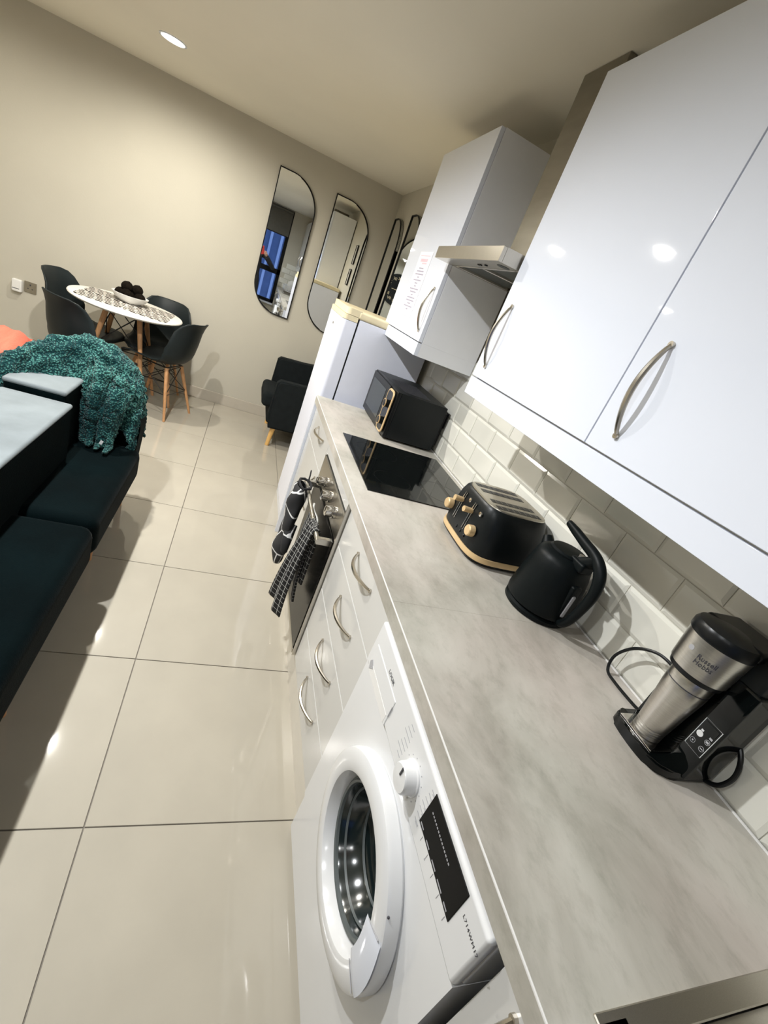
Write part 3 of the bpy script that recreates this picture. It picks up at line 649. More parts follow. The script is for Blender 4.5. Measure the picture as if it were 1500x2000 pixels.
# mug standing on the drip plate
t = thing('travel_mug', 'ribbed stainless travel mug standing on the coffee maker base', 'mug', (-.117, .413, .937))
build('body', MB().lathe([(.0, .937), (.026, .937), (.0285, .939), (.0285, .943), (.0268, .9445), (.0287, .946), (.0287, .949), (.0270, .9505), (.0289, .952), (.0289, .955), (.0272, .9565), (.0291, .958), (.0291, .961), (.0274, .9625), (.0296, .964), (.032, .99), (.0355, 1.03), (.039, 1.06), (.040, 1.075), (.0395, 1.079), (.0385, 1.080)], (-.117, .413, 0), n=48, cap=False), 'steel', t)
build('collar', MB().lathe([(.0385, 1.0805), (.040, 1.082), (.0405, 1.095), (.0385, 1.104), (.034, 1.107), (.0, 1.107)], (-.117, .413, 0), n=48), 'steel', t)
build('seam_ring', MB().lathe([(.0383, 1.079), (.0395, 1.0795), (.0395, 1.0815), (.0383, 1.082)], (-.117, .413, 0), n=48, cap=False), 'dark', t)
tag(build('power_cable', MB().tube(cr([(-.03, .46, 1.03), (-.035, .50, 1.044), (-.04, .541, 1.040), (-.045, .583, 1.009), (-.048, .607, .961), (-.052, .597, .922), (-.055, .562, .9165), (-.055, .50, .9175), (-.05, .478, .918)]), .0038, 10), 'black'), 'black cable looping left of the coffee maker', 'cable')
tag(build('power_cable', MB().tube(cr([(-.025, .338, 1.03), (-.026, .318, 1.02), (-.03, .300, 1.0), (-.03, .292, .97), (-.03, .299, .938), (-.03, .315, .923), (-.03, .332, .9195)]), .0048, 10), 'black'), 'black cable looping right of the coffee maker', 'cable')

# ------------------------------------------------------------------ washing machine
t = thing('washing_machine', 'white front-loading washing machine under the worktop', 'washing machine', (-.3, .44, 0))
wy0, wy1 = .147, .737
box('body', (-.49, wy0, .012), (-.03, wy1, .866), 'washer', t, .006)
box('upper_body', (-.585, wy0, .74), (-.49, wy1, .866), 'washer', t, .004)
box('lower_body', (-.585, wy0, .012), (-.49, wy1, .192), 'washer', t, .004)
dc, dz = .418, .515
mb = MB(); NS = 64; rings = []
def rect_pt(a):
    c, s_ = math.cos(a), math.sin(a); hw0, hw1 = (wy1-dc), (dc-wy0); k = min((hw0 if c > 0 else hw1)/max(abs(c), 1e-6), ((.7385-dz) if s_ > 0 else (dz-.195))/max(abs(s_), 1e-6)); return dc+c*k, dz+s_*k
cor = [math.atan2(z-dz, y-dc) for y in (wy0, wy1) for z in (.195, .7385)]
angs = [2*math.pi*i/NS-math.pi for i in range(NS)]
for ca in cor: angs[min(range(NS), key=lambda i: abs(angs[i]-ca))] = ca
def ring_v(f, x): return [mb.bm.verts.new((x, *f(a))) for a in angs]
ci = lambda a: (dc+.139*math.cos(a), dz+.139*math.sin(a))
rs = [ring_v(ci, -.50), ring_v(ci, -.600), ring_v(rect_pt, -.600), ring_v(rect_pt, -.49)]
for A, B in zip(rs, rs[1:]):
    for j in range(NS): mb.bm.faces.new((A[j], A[(j+1) % NS], B[(j+1) % NS], B[j]))
build('front', mb, 'washer', t)
build('drum', MB().lathe([(.139, .0), (.120, .003), (0, .004)], (-.4905, dc, dz), '-x', 48), 'nickel', t)
box('kick_panel', (-.597, wy0, .03), (-.585, wy1, .192), 'washer', t, .006)
cpn = build('control_panel', MB().box((-.606, wy0, .742), (-.586, wy1, .866), .007, 3), 'washer', t)
dd = build('door', MB().lathe([(.196, .0), (.201, .006), (.201, .024), (.198, .031), (.190, .0345), (.160, .0365), (.152, .034), (.146, .022), (.142, .006), (.141, .001)], (-.600, dc, dz), '-x', 72, cap=False), 'washer', t)
build('gasket', MB().lathe([(.1425, .005), (.137, .007), (.134, .012), (.129, .010), (.127, .0), (.126, -.01)], (-.600, dc, dz), '-x', 64, cap=False), 'rubber', dd)
build('glass_bowl', MB().lathe([(.129, .006), (.125, -.002), (.119, -.022), (.108, -.042), (.098, -.056), (.080, -.064), (.05, -.066), (0, -.066)], (-.600, dc, dz), '-x', 64, cap=False), 'glassd', dd)
for r_, dd_ in ((.1215, -.010), (.1045, -.048)): build('glass_ridge', MB().lathe([(r_, dd_), (r_-.003, dd_+.003), (r_-.005, dd_-.002)], (-.600, dc, dz), '-x', 64, cap=False), 'rubber', dd)
# handle flap: sector of ring
mb = MB()
def flap(u, v):
    a = R(-74+u*52); rr_ = .135+.071*v
    return (-.600-.0385-.003*math.sin(math.pi*v)*math.sin(math.pi*u), dc-rr_*math.cos(a), dz+rr_*math.sin(a))
def flap(u, v):
    a = R(152+u*42); rr_ = .137+.063*v; bul = (math.sin(math.pi*u)**.5)*.003
    return (-.600-(.033+.004*math.sin(math.pi*(v*.8+.1)))-bul, dc+rr_*math.cos(a), dz+rr_*math.sin(a))
mb.grid(flap, 16, 8)
build('door_grip', mb, 'white', dd)
mb = MB(); 
for a in (151, 195): build('grip_seam', MB().tube([(-.6375, dc+rr_*math.cos(R(a)), dz+rr_*math.sin(R(a))) for rr_ in (.150, .165, .185, .194)], .0010, 5), 'grey', dd)
build('catch_dot', MB().sph((-.628, dc-.200*math.cos(R(40)), dz+.200*math.sin(R(40))), .0025, n=8), 'dark', dd)
# dispenser drawer
dsp = build('dispenser', MB().box((-.608, .548, .7425), (-.600, .712, .815), .003), 'washer', cpn)
mb = MB(); mb.box((-.6085, .555, .744), (-.607, .70, .768), .0005, 1); build('finger_recess', mb, 'edge', t)
build('recess_end', MB().prism([(.70, .748), (.682, .764), (.700, .775), (.708, .765)], 'x', -.6092, -.6083), 'rgrey', t)
build('recess_end', MB().box((-.609, .5475, .772), (-.608, .549, .80)), 'grey', t)
kn = build('dial', MB().lathe([(.031, 0), (.031, .003), (.0285, .005), (.0270, .022), (.024, .026), (0, .027)], (-.606, .405, .795), '-x', 40), 'washer', t)
build('dial_mark', MB().box((-.6345, .403, .803), (-.6328, .407, .821), .0005, 1), 'dark', kn)
mb = MB()
for k in range(14):
    a = R(20+k*25); mb.lathe([(.0013, 0), (.0013, .0004)], (-.606, .405+.037*math.cos(a), .795+.037*math.sin(a)), '-x', 6)
for k in range(7):
    z = .846-k*.0125; 
    if abs(z-.795) < .2: 
        wl = .022+.006*((k*7) % 3); mb.box((-.6065, .452+.002*abs(k-3), z), (-.606, .452+wl, z+.0015)); mb.box((-.6065, .358-wl, z), (-.606, .358-.002*abs(k-3), z+.0015)); mb.box((-.6065, .358-wl, z-.003), (-.606, .355-wl*.4, z-.0018))
build('programme_print', mb, 'grey', t, smooth=False)
dsy0, dsy1 = .202, .340
disp = build('display', MB().box((-.6075, dsy0, .783), (-.605, dsy1, .856), .0008, 1), 'print_black', t)
mb = MB()
for k in range(14): mb.box((-.6079, dsy1-.018-k*.0055, .829), (-.6075, dsy1-.0145-k*.0055, .8315))
for k, (a, l) in enumerate(((.006, .013), (.034, .014), (.062, .016), (.088, .018), (.116, .012))): mb.box((-.6079, dsy1-a-l, .7875), (-.6075, dsy1-a, .790))
build('display_print', mb, 'grey', disp, smooth=False)
mb = MB()
for k in range(5): mb.box((-.6065, dsy1-.024-k*.0265, .768), (-.606, dsy1-.0232-k*.0265, .779))
mb.lathe([(.0016, 0), (.0016, .0004)], (-.606, .29, .765), '-x', 8)
build('button_mark', mb, 'grey', t, smooth=False)
build('lettering', text_mb('LOGIK', .0135, lambda x, y, z: (-.6062-z, .602-x, .826+y), .0003), 'dark', t)
build('lettering', text_mb('L714WM17', .0085, lambda x, y, z: (-.6062-z, .170-x, .828+y), .0003, 1.15), 'dark', t)

# ------------------------------------------------------------------ cloths on the oven handle
t = thing('tea_towel', 'black tea towel with white grid hanging from the oven handle', 'towel', (-.65, 1.44, .28))
def towel(u, v):      # u across, v from back bottom over the rail to front bottom
    s_ = v*1.0
    if v < .32: z = .42+(.672-.42)*(v/.32); x = -.628; sp = .035
    elif v < .42:
        a = (v-.32)/.10*math.pi; x = -.643+.0145*math.cos(a); z = .672+.0145*math.sin(a); sp = .042
    else:
        q = (v-.42)/.58; z = .672-.40*q; x = -.659-.018*q-.020*math.sin(q*2.2); sp = .042+.022*q
    q = max(0, (v-.42)/.58)
    fold = .010*math.sin(u*math.pi*3.2+.6)*(.4+q)
    return (x-fold-.022*(u-.5)*q*-1, 1.455+.03*q-sp*2*(u-.5), z-.03*u*q)
mb = MB(); mb.grid(towel, 20, 44, uv=(.16, .9)); o = build('cloth', mb, 'grid', t); md = o.modifiers.new('s', 'SOLIDIFY'); md.thickness = .006
mb = MB()
def coil(u):
    a = u*math.pi*2*9; return (-.645+.011*math.cos(a)-.005, 1.40+.03*u*1.2, .705-.07*u+.010*math.sin(a))
def towel2(u, v):
    z = .70-.24*v; return (-.655-.008*math.sin(u*7+v*3), 1.42-.03*(u-.5)*(1+v)-.012*v+.05*0, z+.012*math.cos(u*3))
mb.grid(lambda u, v: (-.632-.006*math.sin(u*9)-.016*math.sin(v*3), 1.64-.20*u-.01*v, .682-.33*v-.03*u), 16, 20, uv=(.2, .6)); o = build('inner_fold', mb, 'grid', t); md = o.modifiers.new('s', 'SOLIDIFY'); md.thickness = .008
t = thing('oven_glove', 'black oven glove with white line pattern hanging from the oven handle', 'oven glove', (-.655, 1.78, .27))
mb = MB()
def glove(u, v):
    a = u*2*math.pi; z = .685-.42*v
    wd = .062*(.80+.30*math.sin(v*2.6+.2)) if v < .8 else .062*(.80+.30*math.sin(2.28))*math.sqrt(max(0, 1-((v-.8)/.2)**2))
    th = .032*(.9+.25*math.sin(v*9)) if v < .8 else .032*math.sqrt(max(0, 1-((v-.8)/.2)**2))
    if v < .03: wd *= .9; th *= .7
    return (-.672-.012*math.sin(v*2.5)+th*math.cos(a)+.003*math.sin(v*22+a*2), 1.775+wd*math.sin(a)+.004*math.sin(v*16+a), z)
mb.grid(glove, 28, 34, closed_u=True)
build('mitt', mb, 'marks', t)
build('thumb', MB().tube([(-.668, 1.745, .50), (-.675, 1.715, .46), (-.678, 1.70, .42), (-.676, 1.695, .385), (-.672, 1.695, .37)], [.026, .024, .021, .015, .004], 14), 'marks', t)
build('hanging_loop', MB().tube([(-.645, 1.80, .695), (-.645, 1.81, .725), (-.643, 1.83, .74), (-.640, 1.835, .715), (-.645, 1.81, .69)], .003, 6), 'cloth', t)
build('cuff', MB().tube([(-.672, 1.725, .69), (-.685, 1.75, .695), (-.688, 1.78, .697), (-.68, 1.815, .697), (-.66, 1.825, .697), (-.64, 1.81, .695), (-.632, 1.78, .693), (-.64, 1.745, .69)], .006, 8, closed=True), 'cloth', t)

# ------------------------------------------------------------------ mirrors
def mirror_outline(a0, a1, z0, z1, rad, n=14, flip=False):
    P = [(a0, z1)]
    P += [(a1-rad+rad*math.sin(t_), z1-rad*1.0+rad*math.cos(t_)) for t_ in [i*math.pi/2/n for i in range(n+1)]]
    P += [(a1, z0)]
    P += [(a0+rad-rad*math.sin(t_), z0+rad-rad*math.cos(t_)) for t_ in [i*math.pi/2/n for i in range(n+1)]]
    return P
def mirror(label, kind, a0, a1, tilt=0):
    P = mirror_outline(a0, a1, 1.0, 2.137, .26)
    mid = (a0+a1)/2
    if kind == 'far':
        t = thing('wall_mirror', label, 'mirror', (mid, D-.01, 1.0), 'black framed mirrors'); pos = lambda p, d: (p[0], D-d, p[1])
        gl = MB().prism(P, 'y', D-.014, D-.004)
    else:
        t = thing('wall_mirror', label, 'mirror', (-.01, mid, 1.0), 'black framed mirrors'); pos = lambda p, d: (-d, p[0], p[1])
        P = [(a0+a1-p[0], p[1]) for p in P]
        gl = MB().prism(P, 'x', -.024, -.004)
    build('glass', gl, 'mirror', t, smooth=False)
    mb = MB(); cx_ = sum(p[0] for p in P)/len(P); n = len(P); fd = .020 if kind == 'far' else .032
    def inset(p): return (p[0]-math.copysign(min(.008, abs(p[0]-mid)), p[0]-mid), p[1]-math.copysign(.008, p[1]-1.568))
    rr_ = [[mb.bm.verts.new(pos(q, d)) for q in Q] for Q, d in ((P, .001), (P, fd), ([inset(p) for p in P], fd), ([inset(p) for p in P], .010))]
    for A, B in zip(rr_, rr_[1:]):
        for j in range(n): mb.bm.faces.new((A[j], A[(j+1) % n], B[(j+1) % n], B[j]))
    build('frame', mb, 'frame', t, smooth=False)
    return t
mirror('leaf-shaped black framed mirror reflecting the window, leftmost on far wall', 'far', -1.057, -.688)
mirror('leaf-shaped black framed mirror beside the corner above the armchair', 'far', -.556, -.182)
mirror('leaf-shaped mirror on the kitchen side wall nearest the corner', 'side', 4.265, 4.634)
mirror('leaf-shaped mirror on the side wall partly behind the wall cupboard', 'side', 3.72, 4.09)
# clock seen in the mirrors (on the wall behind the camera)
t = thing('wall_clock', 'round black clock with gold numerals seen reflected in side mirror', 'clock', (-1.95, YN+.01, 1.76))
build('face', MB().lathe([(0, .02), (.30, .02), (.31, .026), (.325, .026), (.33, .02), (.33, 0)], (-1.95, YN+.002, 1.76), 'y', 56), 'mblack', t)
mb = MB()
for k in range(12):
    a = R(90-30*(k+1)); s_ = ['I', 'II', 'III', 'IV', 'V', 'VI', 'VII', 'VIII', 'IX', 'X', 'XI', 'XII'][k]
    tm = text_mb(s_, .085, lambda x, y, z: (-1.95-(.235*math.cos(a)*1+x), YN+.024+z, 1.76+.235*math.sin(a)+y), .002)
    build('numeral', tm, 'gold', t)
build('hand', MB().box((-1.955, YN+.027, 1.76), (-1.945, YN+.030, 1.93)).box((-1.95, YN+.027, 1.755), (-1.82, YN+.030, 1.765)), 'gold', t)
for z0, z1, nm in ((1.72, 1.93, 'upper'), (1.48, 1.66, 'lower')):
    t = thing('picture_frame', 'small narrow black frame above the fridge, %s of two' % nm, 'frame', (-.01, 3.3, z0))
    build('frame', MB().tube([(-.012, 3.26, z0), (-.012, 3.36, z0), (-.012, 3.36, z1), (-.012, 3.26, z1)], .008, 4, closed=True), 'frame', t, smooth=False)
    box('picture', (-.012, 3.265, z0+.005), (-.002, 3.355, z1-.005), 'tabletop', t)

# ------------------------------------------------------------------ far wall sockets
t = thing('wall_socket', 'brushed metal single socket low on the far wall', 'socket', (-2.747, D-.005, .52))
box('plate', (-2.790, D-.008, .479), (-2.704, D-.0005, .565), 'sock', t, .002)
build('pin_hole', MB().box((-2.752, D-.0088, .535), (-2.742, D-.008, .548)).box((-2.768, D-.0088, .508), (-2.757, D-.008, .514)).box((-2.737, D-.0088, .508), (-2.726, D-.008, .514)), 'dark', t, smooth=False)
box('switch', (-2.722, D-.011, .53), (-2.712, D-.008, .546), 'sock', t, .001)
t = thing('plug_in_unit', 'white plug-in unit beside the far wall socket', 'plug', (-2.83, D-.02, .51))
box('case', (-2.868, D-.045, .462), (-2.795, D-.0005, .562), 'bowl', t, .014); build('vent', MB().box((-2.86, D-.0458, .487), (-2.81, D-.0448, .492)), 'dark', t)

# ------------------------------------------------------------------ dining chairs
def dsw():
    t = thing('dining_chair', 'x', 'chair', (0, 0, 0), 'charcoal shell chairs around the table')
    prof = [(.235, .415, .17), (.225, .432, .195), (.19, .440, .215), (.12, .437, .228), (.04, .430, .234), (-.04, .427, .234), (-.11, .433, .232), (-.16, .452, .230), (-.195, .49, .228), (-.215, .54, .226), (-.228, .60, .222), (-.24, .66, .213), (-.253, .72, .198), (-.268, .77, .178), (-.283, .80, .152), (-.292, .812, .11)]
    n = len(prof)
    def f(u, v):
        s_ = u*2-1; k = v*(n-1); i = min(int(k), n-2); q = k-i
        d, z, wd = [prof[i][c]*(1-q)+prof[i+1][c]*q for c in range(3)]
        side = abs(s_)**2.4
        seat = max(0, 1-abs(v-.28)/.32); back = max(0, min(1, (v-.42)/.2))*(1-max(0, v-.8)*3.5)
        bend = max(0, 1-abs(v-.5)/.18)
        return (d+side*(.085*back+.02*bend), s_*wd, z+side*(.045*seat+.05*bend))
    mb = MB(); mb.grid(f, 19, 31); o = build('seat_shell', mb, 'chair', t, ang=80)
    md = o.modifiers.new('s', 'SOLIDIFY'); md.thickness = .008; md.offset = 0
    tops = [(.12, .11), (.12, -.11), (-.11, .11), (-.11, -.11)]; feet = [(.22, .20), (.22, -.20), (-.21, .20), (-.21, -.20)]
    for (a, b_), (c, d_) in zip(tops, feet):
        build('leg', MB().cyl((a, b_, .405), (c, d_, 0), .0155, .0095, n=12), 'wood', t)
    mb = MB(); L = lambda i, h: (tops[i][0]+(feet[i][0]-tops[i][0])*(1-h/.405), tops[i][1]+(feet[i][1]-tops[i][1])*(1-h/.405), h)
    for i, j in ((0, 1), (2, 3), (0, 2), (1, 3)):
        mb.tube([L(i, .40), L(j, .20)], .0035, 6); mb.tube([L(j, .40), L(i, .20)], .0035, 6)
    mb.tube([L(0, .2), L(1, .2), L(3, .2), L(2, .2)], .0035, 6, closed=True)
    mb.tube([(.12, .11, .408), (.12, -.11, .408), (-.11, -.11, .408), (-.11, .11, .408)], .006, 6, closed=True)
    build('wire_brace', mb, 'wire', t)
    return t
ch = dsw()
TC = (-1.915, 4.235)
chairs = [((-1.605, 4.15), 158, 'charcoal shell dining chair nearest the kitchen, right of the table'),
          ((-1.99, 3.65), 55, 'charcoal shell dining chair with its back to the sofa, nearest the camera'),
          ((-2.21, 4.28), -14, 'charcoal shell dining chair furthest left by the wall socket'),
          ((-1.70, 4.475), 268, 'charcoal shell dining chair between the table and the far wall')]
for k, ((x, y), a, lb) in enumerate(chairs):
    o = ch if k == 0 else copy_tree(ch)
    o.location = (x, y, 0); o.rotation_euler = (0, 0, R(a)); o['label'] = lb
# table
t = thing('dining_table', 'round white dining table with wooden dowel legs', 'table', (*TC, 0))
tx, ty = TC
build('tabletop', MB().lathe([(0, .722), (.385, .722), (.395, .727), (.40, .735), (.395, .742), (0, .743)], (tx, ty, 0), n=72, cap=False), 'tabletop', t)
for sx, sy in ((1, 1), (1, -1), (-1, 1), (-1, -1)): build('leg', MB().cyl((tx+sx*.11, ty+sy*.11, .715), (tx+sx*.235, ty+sy*.235, 0), .02, .012, n=14), 'wood', t)
mb = MB(); q = lambda sx, sy, h: (tx+sx*(.11+.125*(1-h/.715)), ty+sy*(.11+.125*(1-h/.715)), h)
cs = [(1, 1), (1, -1), (-1, -1), (-1, 1)]
for i in range(4):
    a, b_ = cs[i], cs[(i+1) % 4]; mb.tube([q(*a, .70), q(*b_, .42)], .004, 6); mb.tube([q(*b_, .70), q(*a, .42)], .004, 6)
mb.tube([q(*c, .42) for c in cs], .004, 6, closed=True); mb.tube([q(*c, .712) for c in cs], .007, 6, closed=True)
build('wire_brace', mb, 'wire', t)
ML = ['black and white woven print placemat nearest the kitchen', 'black and white woven print placemat at the near left of the table', 'black and white woven print placemat at the far left of the table', 'black and white woven print placemat at the far right near the corner chair']
for k, (a, lb) in enumerate(zip((-45, 225, 135, 45), ML)):
    sx_, sy_ = math.copysign(1, math.cos(R(a))), math.copysign(1, math.sin(R(a))); c = Vector((tx+sx_*.160, ty+sy_*.121, 0))
    P = []
    for i in range(32):
        th = 2*math.pi*i/32; P.append((.155*math.copysign(abs(math.cos(th))**.35, math.cos(th)), .116*math.copysign(abs(math.sin(th))**.35, math.sin(th))))
    mb = MB().prism(P, 'z', .7435, .7465); o = build('placemat', mb, 'check', smooth=False)
    o.location = (c.x, c.y, 0); o.rotation_euler = (0, 0, 0 if sx_ > 0 else math.pi); o['label'] = lb; o['category'] = 'placemat'; o['group'] = 'placemats on the dining table'
o = build('bowl', MB().lathe([(0, .006), (.05, 0), (.075, .004), (.115, .03), (.135, .062), (.131, .063), (.11, .035), (.07, .012), (0, .010)], (0, 0, 0), n=56, sx=1.0, sy=.8, cap=False), 'bowl')
o.location = (tx-.01, ty+.09, .747); o.rotation_euler = (0, 0, R(-10)); tag(o, 'white oval bowl of dark balls on the dining table', 'bowl')
BP = [(-.07, 0, .055), (.0, .02, .052), (.07, -.01, .053), (-.03, .0, .112), (.04, .02, .105), (-.02, -.045, .06)]
BL = ['leftmost dark ball in the white bowl', 'dark ball at the back of the white bowl', 'rightmost dark ball in the white bowl', 'dark ball topmost on the pile in the bowl', 'dark ball stacked right of the topmost ball', 'dark ball at the front of the white bowl']
for (x, y, z), lb in zip(BP, BL):
    mb = MB(); mb.sph((0, 0, 0), .042, n=20)
    for v in mb.bm.verts: v.co *= 1+.06*math.sin(v.co.x*190)*math.sin(v.co.y*170+1)*math.sin(v.co.z*180)
    o = build('decorative_ball', mb, 'cone'); o.location = (tx-.01+x, ty+.09+y, .747+z); tag(o, lb, 'ball', 'dark balls in the bowl')

# ------------------------------------------------------------------ armchair in the corner
t = thing('armchair', 'charcoal fabric armchair with pale wooden legs in the corner', 'armchair', (-.42, 4.3, 0))
build('seat_base', MB().box((-.70, 4.02, .19), (-.14, 4.55, .34), .02, 3), 'fabric', t)
build('seat_cushion', MB().box((-.775, 4.035, .32), (-.25, 4.535, .455), .04, 4), 'fabric', t)
mb = MB().box((-.27, 3.96, .20), (-.13, 4.62, .78), .045, 4); build('backrest', mb, 'fabric', t)
for y0 in (3.94, 4.53):
    mb = MB(); mb.prism([(-.675, .17), (-.70, .30), (-.69, .575+(.08 if y0 > 4.2 else 0)), (-.665, .60+(.08 if y0 > 4.2 else 0)), (-.40, .615+(.08 if y0 > 4.2 else 0)), (-.16, .66+(.08 if y0 > 4.2 else 0)), (-.14, .19)], 'y', y0, y0+.10, .015)
    build('armrest', mb, 'fabric', t)
for x, dx in ((-.62, -.02), (-.20, .02)):
    for y, dy in ((4.0, -.02), (4.56, .03)): build('leg', MB().cyl((x, y, .20), (x+dx, y+dy, 0), .024, .017, n=16), 'woodl', t)

# ------------------------------------------------------------------ sofa
t = thing('sofa', 'dark teal velvet sofa facing the kitchen with its lit back top painted pale grey', 'sofa', (-1.7, 1.3, 0))
def cush(lo, hi, b, m, nm, seg=4): return build(nm, MB().box(lo, hi, b, seg), m, t, ang=60)
box('frame', (-1.90, -.10, .20), (-1.425, 2.34, .30), 'velvet', t, .015)
seams = [-.08, .75, 1.60, 2.36]
for a, b_ in zip(seams, seams[1:]): cush((-1.75, a+.003, .245), (-1.388, b_-.003, .42), .045, 'velvet', 'seat_cushion')
for (a, b_, z, xr) in ((2.10, 2.36, .70, -1.662), (.75, 2.095, .660, -1.632), (-.08, .745, .660, -1.632)):
    cush((-1.885, a, .25), (xr-.003, b_, z-.006), .02, 'velvet', 'back_cushion')
    tag(cush((-1.887, a-.001, z-.022), (xr, b_+.001, z), .011, 'velvet_lit', 'back_top_lit'), 'velvet top face painted pale as lit from above')  # thin slab paints the light falling on the back tops
mb = MB(); mb.prism([(-1.93, .20), (-1.455, .20), (-1.428, .25), (-1.415, .50), (-1.43, .60), (-1.47, .645), (-1.56, .655), (-1.93, .66)], 'y', 2.365, 2.54, .018)
build('armrest', mb, 'velvet', t, ang=60)
mb = MB(); mb.prism([(-1.93, .20), (-1.455, .20), (-1.428, .25), (-1.415, .50), (-1.43, .60), (-1.47, .645), (-1.56, .655), (-1.93, .66)], 'y', -.28, -.10, .018)
build('armrest', mb, 'velvet', t, ang=60)
box('back_panel', (-1.935, -.10, .20), (-1.885, 2.365, .62), 'velvet', t, .015)
for x in (-1.475, -1.87):
    for y in (-.15, 1.1, 1.93, 2.46): build('leg', MB().cyl((x, y, .205), (x+(.0 if x > -1.6 else -.02), y, 0), .02, .013, n=14), 'wood', t)
# throw: heaped over the far corner and hanging down in front of the arm
def throw(u, v):
    # u: around the mound from the back-left, over to the kitchen side; v: from crown edge down
    path = [(-2.02, 2.05, .50), (-1.97, 2.12, .66), (-1.90, 2.22, .76), (-1.80, 2.36, .825), (-1.69, 2.44, .85), (-1.58, 2.46, .83), (-1.49, 2.46, .765), (-1.44, 2.45, .68), (-1.425, 2.43, .60), (-1.42, 2.42, .54)]
    k = u*(len(path)-1); i = min(int(k), len(path)-2); q = k-i
    a = Vector(path[i]).lerp(Vector(path[i+1]), q)
    lift = math.sin(math.pi*v)*.02
    return (a.x, a.y+(.5-v)*.30, a.z-.9*abs(v-.45)**2.2+lift)
mb = MB(); mb.grid(throw, 60, 26)
bmesh.ops.subdivide_edges(mb.bm, edges=mb.bm.edges[:], cuts=1, use_grid_fill=True)
from mathutils import noise as mn
def fluff(mb, amp=.010):
    mb.bm.normal_update()
    for v in mb.bm.verts:
        n1 = mn.noise(v.co*26); n2 = mn.noise(v.co*70+Vector((3, 1, 7)))
        v.co += v.normal*(amp*n1+amp*.7*n2)
    return mb
t = thing('throw_blanket', 'fluffy teal throw draped over the far corner of the sofa', 'blanket', (-1.7, 2.4, .7))
fluff(mb, .016); o = build('blanket', mb, 'throw', t, ang=180); md = o.modifiers.new('s', 'SOLIDIFY'); md.thickness = .02; md.offset = -1
# hanging part in front of the arm down on to the seat
def hang(u, v):
    x = -1.655+.205*u*(1-.30*v); zt = .80-.10*u**2; z = zt+(.425-zt)*v**1.05
    y = 2.36-.07*math.sin(min(1, v*2.2)*math.pi/2)-.02+.016*math.sin(u*15)
    return (x+.0*v, y+.0, z)
mb = MB(); mb.grid(hang, 50, 50); fluff(mb, .012); o = build('hanging_fold', mb, 'throw', t, ang=180); md = o.modifiers.new('s', 'SOLIDIFY'); md.thickness = .018
for k, x in enumerate((-1.605, -1.565, -1.525)):
    pts = [(x, 2.268, .62), (x+.004, 2.262, .55), (x+.008, 2.255, .48), (x+.010, 2.235, .435), (x+.012, 2.20-.02*k, .437)]
    build('rolled_fold', fluff(MB().tube([Vector(pts[0]).lerp(Vector(pts[1]), q/3) for q in range(3)]+[Vector(pts[1]).lerp(Vector(pts[2]), q/3) for q in range(3)]+[Vector(pts[2]).lerp(Vector(pts[3]), q/3) for q in range(3)]+[Vector(pts[3]), Vector(pts[4])], [.017]*10+[.008], 14), .006), 'throw', t, ang=180)
build('care_label', MB().box((-1.548, 2.212, .452), (-1.535, 2.214, .472), rot=Matrix.Rotation(.4, 3, 'Y')), 'white_p', t, smooth=False)

# coral cushion on a dark footstool behind the sofa
t = thing('footstool', 'dark velvet stool behind the sofa under the coral cushion', 'stool', (-2.38, 2.92, 0))
build('seat', MB().box((-2.75, 2.55, .20), (-2.02, 3.30, .44), .05, 4), 'velvet', t)
for x in (-2.68, -2.09):
    for y in (2.62, 3.23): build('leg', MB().cyl((x, y, .21), (x, y, 0), .02, .014), 'wood', t)
def pillow(mb, w_, h_, d_):
    def f(sg):
        def g(u, v):
            a, b_ = u*2-1, v*2-1; k = max(0, (1-a**4))*max(0, (1-b_**4)); pin = 1-.06*(abs(a*b_))
            return (a*w_/2*(1-.05*(1-abs(b_))**1*0)*pin, b_*h_/2*pin, sg*d_/2*k**.6)
        return g
    mb.grid(f(1), 25, 25); mb.grid(f(-1), 25, 25); bmesh.ops.remove_doubles(mb.bm, verts=mb.bm.verts, dist=.0005); return mb
t = thing('cushion', 'coral pleated cushion behind the teal sofa back', 'cushion', (-2.33, 2.97, .45))
mt = Matrix.Translation((-2.335, 2.97, .525)) @ Euler((R(4), R(-5), R(8))).to_matrix().to_4x4()
mb = pillow(MB(), .42, .42, .16); 
for v in mb.bm.verts: v.co.z += .006*math.sin(v.co.x*90)
build('cover', mb.xf(mt), 'coral', t, ang=60)
build('piping', MB().tube([mt @ Vector(p) for p in [(-.198, -.198, 0), (0, -.21, 0), (.198, -.198, 0), (.21, 0, 0), (.198, .198, 0), (0, .21, 0), (-.198, .198, 0), (-.21, 0, 0)]], .004, 6, closed=True), 'coral', t)

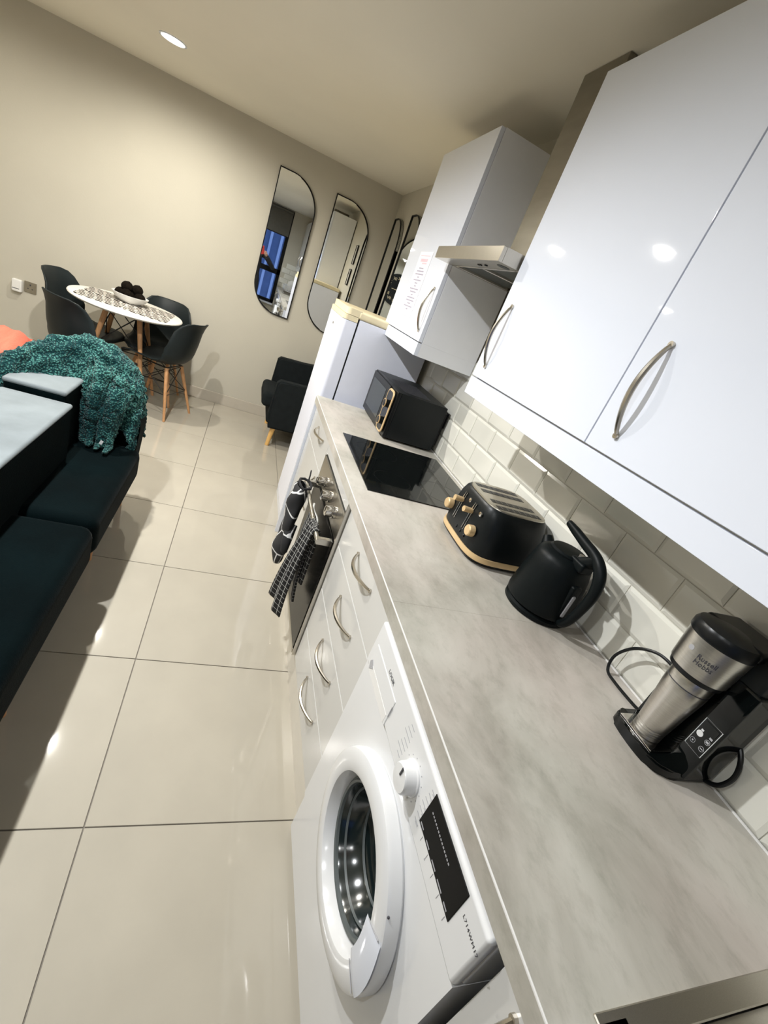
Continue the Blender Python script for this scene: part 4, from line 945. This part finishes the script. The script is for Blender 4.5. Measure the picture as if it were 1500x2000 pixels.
# ------------------------------------------------------------------ person taking the photo (seen in the far mirror)
t = thing('person', 'person in black clothes holding up a phone, reflected in left mirror', 'person', (-1.12, -.42, 0))
def skin_body(name, J, E, m, sub=2):
    me = bpy.data.meshes.new(name); off = Vector(t['_o']); me.from_pydata([Vector(p[:3])-off for p in J], E, []); o = bpy.data.objects.new(name, me); COL.objects.link(o); o.parent = t
    o.modifiers.new('skin', 'SKIN'); sv = me.skin_vertices[0].data
    for k, p in enumerate(J): sv[k].radius = (p[3], p[4] if len(p) > 4 else p[3])
    sv[0].use_root = True
    md = o.modifiers.new('sub', 'SUBSURF'); md.levels = sub; md.render_levels = sub
    me.materials.append(M[m]); 
    for p in o.modifiers: p.show_viewport = True
    md2 = o.modifiers[0]; md2.use_smooth_shade = True
    return o
px, py = -1.14, -.45
J = [(px, py, .95, .15, .11), (px, py, 1.08, .13, .10), (px, py+.01, 1.25, .15, .11), (px, py, 1.40, .13, .09), (px, py, 1.49, .055, .055),
     (px-.09, py, .90, .095), (px-.11, py+.02, .50, .062), (px-.12, py, .10, .042), (px-.12, py+.14, .045, .036),
     (px+.09, py, .90, .095), (px+.11, py+.02, .50, .062), (px+.12, py, .10, .042), (px+.12, py+.14, .045, .036),
     (px-.17, py, 1.40, .055), (px-.30, py+.06, 1.17, .042), (px-.10, py+.27, 1.36, .032),
     (px+.17, py, 1.40, .055), (px+.36, py+.10, 1.22, .042), (px+.18, py+.29, 1.38, .032)]
E = [(0, 1), (1, 2), (2, 3), (3, 4), (0, 5), (5, 6), (6, 7), (7, 8), (0, 9), (9, 10), (10, 11), (11, 12), (3, 13), (13, 14), (14, 15), (3, 16), (16, 17), (17, 18)]
skin_body('body', J, E, 'cloth')
mb = MB(); mb.sph((px, py+.02, 1.62), .095, (.82, .98, 1.22), 24); mb.sph((px, py+.11, 1.605), .016, (.8, 1, 1.3), 10); mb.sph((px-.078, py+.01, 1.61), .022, (.4, .8, 1.3), 10); mb.sph((px+.078, py+.01, 1.61), .022, (.4, .8, 1.3), 10); mb.cyl((px, py, 1.47), (px, py+.01, 1.56), .05, n=18)
build('head', mb, 'skin', t)
build('eye', MB().sph((px-.03, py+.103, 1.63), .011, n=10).sph((px+.03, py+.103, 1.63), .011, n=10), 'dark', t)
build('mouth', MB().sph((px, py+.108, 1.565), .02, (1.1, .3, .3), 12), 'coral', t)
build('hair', MB().sph((px, py-.005, 1.65), .104, (.88, .98, 1.14), 24), 'hair', t)
for sx, wx in ((-1, px-.10), (1, px+.18)):
    h = Vector((wx, py+.27, 1.37)); tgt = Vector((-1.05+sx*.072, -.125, 1.47))
    if sx > 0: h = Vector((px+.18, py+.29, 1.38))
    d = tgt-h
    pj_ = [(*h, .026, .02), (*(h+d*.35), .034, .018), (*(h+d*.6), .036, .016)]
    Eh = [(0, 1), (1, 2)]
    for k in range(4):
        b0 = h+d*.6+Vector((0, 0, .024-.016*k)); ln = [.7, .8, .75, .6][k]
        i0 = len(pj_); pj_ += [(*(b0+Vector((-.002*sx, .028, .004))), .0085), (*(b0+Vector((-.022*sx, .05*ln+.006, .004))), .0078), (*(b0+Vector((-.045*sx*ln, .054*ln, .002))), .007)]
        Eh += [(2, i0), (i0, i0+1), (i0+1, i0+2)]
    i0 = len(pj_); b0 = h+d*.4; pj_ += [(*(b0+Vector((-.024*sx, 0, .022))), .011), (*(b0+Vector((-.05*sx, .012, .03))), .0095)]; Eh += [(1, i0), (i0, i0+1)]
    skin_body('hand', pj_, Eh, 'skin')
t = thing('phone', 'phone in a red case held up by the photographer', 'phone', (-1.04, -.10, 1.47))
mt = Matrix.Translation((-1.0482, -.0385, 1.5031)) @ Matrix(((rt.x, up.x, -fw.x), (rt.y, up.y, -fw.y), (rt.z, up.z, -fw.z))).to_4x4()
build('case', MB().box((-.036, -.13, .012), (.036, .02, .020), .004, 3).xf(mt), 'red', t)
build('lens', MB().cyl((-.0, 0, .006), (0, 0, .012), .008).xf(mt), 'blackg', t)

for o in list(COL.objects):
    if '_o' in o: del o['_o']
